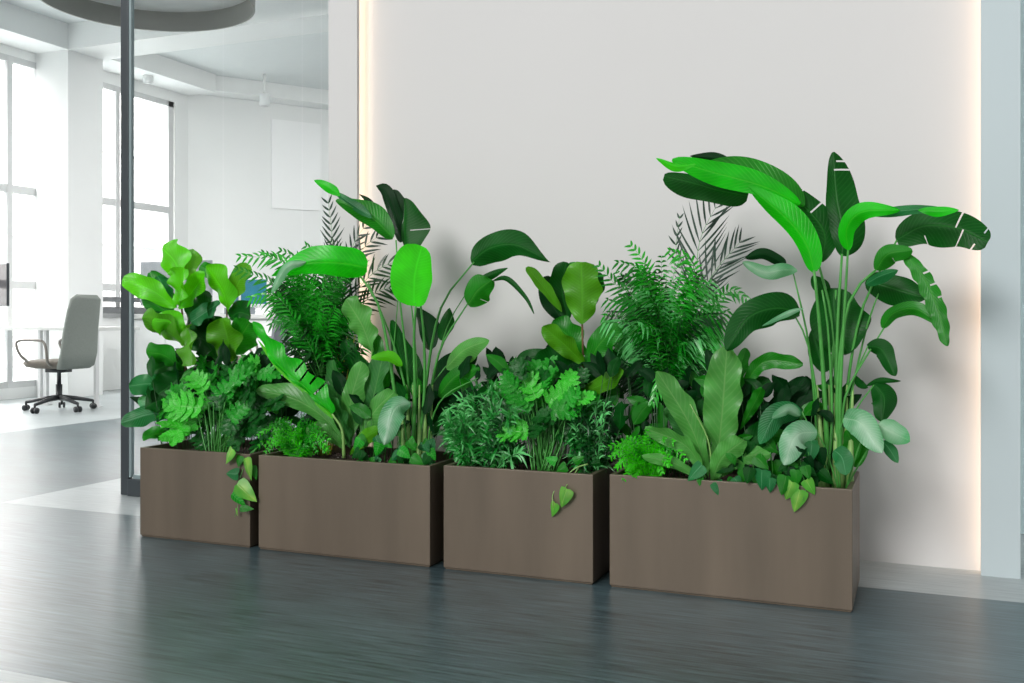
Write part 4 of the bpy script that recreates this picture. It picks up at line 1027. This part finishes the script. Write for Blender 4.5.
# big bird of paradise
bb = plant('bird_of_paradise', 836, 3.40, 3, 'tallest plant, bird of paradise with long torn paddle leaves at the right end', 'bird of paradise', 'bird-of-paradise plants')
for (s, mt, w, Y, xy, kw) in (
  ('pad', 'bright', (12, 14), (3.30, 3.28), (814, 272, 806, 244, 786, 218, 748, 186), {'fold': .5, 'ruf': .04}),
  ('oval', 'bright', (12, 13), (3.32, 3.22), (800, 204, 762, 186, 712, 172, 672, 160), {'fold': .2}),
  ('lance', 'neon', (5, 3), (3.24, 3.20), (696, 164, 676, 166, 656, 158), {}),
  ('oval', 'dark', (18, 14), (3.44, 3.42), (822, 262, 824, 232, 804, 206, 776, 184), {'tears': ((1, .55, .9), (1, .76, .9)), 'n': 30}),
  ('oval', 'mid', (10, 17), (3.40, 3.30), (804, 206, 776, 184, 736, 172, 700, 168), {'n': 26}),
  ('blunt', 'dark', (15, 9), (3.40, 3.34), (748, 196, 718, 190, 690, 182, 664, 176), {'fold': .3}),
  ('lance', 'deep', (5, 5), (3.44, 3.42), (736, 164, 716, 158, 690, 156), {}),
  ('pad', 'dark', (11, 24), (3.42, 3.46), (842, 256, 842, 230, 836, 196, 833, 152), {'tears': ((1, .83, .9), (1, .91, .8)), 'n': 30, 'fold': .15}),
  ('pad', 'bright', (9, 9), (3.34, 3.24), (848, 250, 847, 228, 862, 212, 900, 210), {'fold': .4}),
  ('pad', 'teal', (5, 5), (3.30, 3.20), (868, 214, 898, 211, 926, 209, 945, 209), {'fold': .4}),
  ('lance', 'bright', (5, 5), (3.22, 3.18), (918, 210, 940, 211, 959, 210), {}),
  ('blunt', 'dark', (18, 19), (3.38, 3.30), (896, 240, 924, 226, 958, 228, 988, 242), {'tears': ((-1, .64, .95), (1, .3, .5), (1, .72, .9), (1, .9, .6), (-1, .92, .6)), 'n': 34, 'fold': .3, 'rs': .06}),
  ('pad', 'mid', (9, 11), (3.34, 3.26), (876, 270, 888, 254, 912, 250), {'tears': ((1, .5, .6),), 'n': 26}),
  ('oval', 'mid', (8, 9), (3.30, 3.20), (902, 250, 924, 278, 938, 310, 947, 346), {'tears': ((-1, .3, .7), (-1, .42, .7), (-1, .55, .6)), 'n': 30, 'rs': .1, 'rn': 6}),
  ('pad', 'dark', (14, 16), (3.40, 3.36), (866, 280, 892, 288, 926, 298), {}),
  ('pad', 'teal', (4, 8), (3.34, 3.26), (866, 284, 880, 276, 898, 270), {}),
  ('pad', 'silver', (7, 8), (3.36, 3.24), (797, 270, 782, 270, 764, 272, 743, 262), {'fold': .4}),
  ('pad', 'deep', (6, 6), (3.38, 3.34), (786, 264, 764, 254, 745, 258), {}),
  ('pad', 'dark', (16, 17), (3.36, 3.24), (800, 313, 776, 308, 748, 318, 726, 350), {'fold': .4}),
  ('lance', 'silver', (3, 3), (3.32, 3.26), (804, 308, 788, 313, 762, 326), {}),
  ('oval', 'dark', (29, 28), (3.42, 3.40), (834, 288, 836, 320, 848, 354), {'fold': .2}),
  ('pad', 'mid', (7, 8), (3.36, 3.28), (882, 328, 894, 313, 916, 309, 942, 326), {'fold': .4}),
  ('pad', 'dark', (9, 9), (3.36, 3.30), (867, 346, 882, 350, 895, 376), {}),
  ('pad', 'dark', (13, 12), (3.36, 3.30), (874, 384, 884, 398, 882, 421), {}),
  ('lance', 'dark', (3, 3), (3.38, 3.34), (866, 386, 880, 381, 901, 381), {}),
  ('lance', 'dark', (4, 4), (3.38, 3.36), (868, 388, 860, 384, 856, 376), {}),
  ('pad', 'dark', (8, 8), (3.46, 3.44), (824, 300, 822, 288, 812, 276), {}),
  ('pad', 'dark', (10, 10), (3.44, 3.44), (826, 372, 818, 350, 812, 330), {}),
  ('pad', 'deep', (15, 15), (3.48, 3.48), (820, 440, 806, 405, 806, 376), {}),
  ('pad', 'deep', (12, 12), (3.48, 3.48), (814, 430, 790, 405, 776, 396), {}),
): L(bb, s, mt, w, Y, xy, **{**dict(ruf=.16, rn=1.4, rs=.08, fold=U(.3, .6), n=26, ns=4, tw=U(-.3, .3)), **kw})
for (xy, r0, r1, Y) in (
  ((828, 490, 826, 420, 820, 330, 814, 270), .010, .0045, (3.38, 3.30)),
  ((832, 490, 836, 400, 832, 320, 818, 262), .009, .004, (3.42, 3.42)),
  ((836, 490, 836, 400, 838, 320, 842, 254), .009, .004, (3.38, 3.40)),
  ((840, 490, 840, 400, 844, 320, 848, 250), .008, .0035, (3.36, 3.34)),
  ((838, 490, 838, 380, 850, 300, 876, 270), .009, .004, (3.36, 3.34)),
  ((842, 490, 846, 400, 862, 310, 897, 240), .007, .003, (3.42, 3.38)),
  ((820, 490, 816, 420, 808, 340, 793, 272), .006, .0024, (3.40, 3.38)),
  ((824, 490, 818, 410, 808, 345, 796, 318), .006, .0026, (3.38, 3.36)),
  ((840, 490, 842, 420, 850, 385, 884, 328), .006, .0026, (3.36, 3.36)),
  ((842, 490, 848, 430, 854, 380, 868, 346), .005, .0022, (3.40, 3.36)),
  ((844, 490, 848, 440, 856, 410, 874, 385), .0045, .002, (3.38, 3.36)),
  ((832, 490, 830, 400, 834, 340, 836, 290), .007, .004, (3.42, 3.42)),
  ((826, 490, 832, 420, 828, 330, 822, 290), .006, .003, (3.36, 3.34)),
  ((834, 490, 846, 420, 866, 330, 880, 290), .005, .0025, (3.42, 3.40)),
): stalk(bb, xy, r0, r1, Y)
for i in range(7):
    stalk(bb, (822 + i * 4.6, 493, 821 + i * 5, 440, 817 + i * 6, 385), .014, .003, (3.33 + .03 * (i % 3), 3.38), M_stalkp, 'sheath')
# silver-leaved plant in the right corner
sv = plant('silver_leaf_plant', 838, 3.26, 3, 'pale silvery broad-leaved plant drooping around the foot of the tallest plant', 'foliage plant')
for (s, mt, w, Y, xy) in (
  ('pad', 'silver', (15, 13), (3.24, 3.16), (817, 432, 796, 436, 784, 465)),
  ('pad', 'silver', (13, 14), (3.24, 3.16), (844, 418, 862, 424, 882, 453)),
  ('pad', 'silver', (11, 11), (3.26, 3.18), (878, 424, 892, 432, 910, 441)),
  ('lance', 'teal', (6, 6), (3.28, 3.24), (882, 440, 890, 450, 898, 463)),
  ('pad', 'teal', (10, 10), (3.22, 3.16), (834, 450, 842, 458, 846, 475)),
  ('pad', 'teal', (11, 12), (3.30, 3.20), (802, 412, 776, 416, 760, 444)),
  ('pad', 'silver', (5, 6), (3.26, 3.18), (800, 416, 788, 410, 772, 418)),
  ('pad', 'mid', (10, 10), (3.40, 3.40), (850, 466, 858, 450, 862, 436)),
  ('pad', 'mid', (9, 9), (3.36, 3.34), (848, 462, 852, 444, 846, 430)),
  ('pad', 'mid', (8, 8), (3.30, 3.24), (790, 440, 772, 436, 756, 446)),
): L(sv, s, mt, w, Y, xy, ruf=.06, rn=2, rs=.03)
for xy in ((838, 488, 826, 450, 817, 432), (840, 488, 838, 440, 844, 418), (846, 488, 862, 440, 879, 425), (838, 488, 836, 466, 834, 450), (834, 488, 816, 440, 802, 412), (846, 488, 868, 450, 883, 440)):
    stalk(sv, xy, .003, .002, (3.28, 3.25))
# creeper at the rim
cr = plant('ground_ivy', 780, 3.22, 3, 'dark green creeper spilling over the rim of the longest box', 'creeper', 'low creepers at the rims')
random.seed(71)
for i in range(56):
    x, y = U(728, 820), U(440, 484); hleaf(cr, x, y, U(11, 19), U(-150, -30) * D2, random.choice(('dark', 'dark', 'mid', 'teal', 'deep')), 3.18 + U(0, .08))
for (x, y, l, a_, mt) in ((762, 470, 22, -95, 'teal'), (770, 478, 16, -95, 'teal'), (786, 476, 20, -100, 'mid'), (792, 482, 20, -110, 'vari'), (800, 490, 22, -105, 'vari'), (806, 480, 16, -60, 'vari'), (796, 470, 16, -90, 'mid'), (750, 468, 16, -100, 'dark'), (805, 466, 14, -70, 'mid')):
    hleaf(cr, x, y, l, a_ * D2, mt, 3.15)
for i in range(8): stalk(cr, (740 + i * 10, 489, 744 + i * 9.5, 470, 742 + i * 9.5, 452), .0014, .001, (3.24, 3.19))
vine(cr, (800, 470, 806, 486, 803, 500), (3.2, 3.145))
# low filler leaves, coloured dark for the deep shade between larger plants
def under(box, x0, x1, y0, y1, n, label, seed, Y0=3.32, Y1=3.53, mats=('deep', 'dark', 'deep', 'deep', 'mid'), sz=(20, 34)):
    random.seed(seed); t = plant('undergrowth_plant', (x0 + x1) / 2, (Y0 + Y1) / 2, box, label, 'foliage plant', 'dark leafy fillers'); b = t.location
    for i in range(n):
        x, y, Y = U(x0, x1), U(y0, y1), U(Y0, Y1)
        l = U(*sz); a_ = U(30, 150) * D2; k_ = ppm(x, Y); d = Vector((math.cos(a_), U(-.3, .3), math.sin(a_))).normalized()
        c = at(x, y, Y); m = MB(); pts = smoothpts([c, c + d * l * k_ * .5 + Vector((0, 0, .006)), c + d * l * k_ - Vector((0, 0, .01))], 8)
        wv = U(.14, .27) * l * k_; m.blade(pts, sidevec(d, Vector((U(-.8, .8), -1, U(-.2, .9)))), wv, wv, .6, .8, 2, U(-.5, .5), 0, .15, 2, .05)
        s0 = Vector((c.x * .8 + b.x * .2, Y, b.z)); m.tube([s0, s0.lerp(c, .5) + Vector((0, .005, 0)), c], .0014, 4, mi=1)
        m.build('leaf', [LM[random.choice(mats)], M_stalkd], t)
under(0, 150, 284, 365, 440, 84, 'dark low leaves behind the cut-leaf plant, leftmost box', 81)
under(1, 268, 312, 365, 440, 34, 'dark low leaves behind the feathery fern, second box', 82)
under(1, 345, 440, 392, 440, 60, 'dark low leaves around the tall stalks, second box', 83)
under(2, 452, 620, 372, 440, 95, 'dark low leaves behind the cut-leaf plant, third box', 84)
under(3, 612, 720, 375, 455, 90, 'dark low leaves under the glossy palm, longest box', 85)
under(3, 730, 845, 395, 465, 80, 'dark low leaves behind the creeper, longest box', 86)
# pale pebbles by the right corner
random.seed(91)
for i in range(9):
    x, y = U(806, 816), 485 + U(-1, 1); p = at(x, y, 3.21 + U(0, .03)); p.z = SOIL[3][2] + .008 + (i % 3) * .007
    m = MB(); r = U(.004, .007); m.lathe([(.0001, -r * .7), (r * .75, -r * .5), (r, 0), (r * .75, r * .5), (.0001, r * .7)], mathutils.Matrix.Translation(p), 10, sx=U(.8, 1.3))
    o = m.build('pebble', plain('pebble_white', C3(222, 220, 214), .7) if i == 0 else bpy.data.materials['pebble_white'], None, True, p)
    tag(o, 'small white pebble on the soil beside the tallest plant stalks', 'pebble', 'white pebbles on the soil')
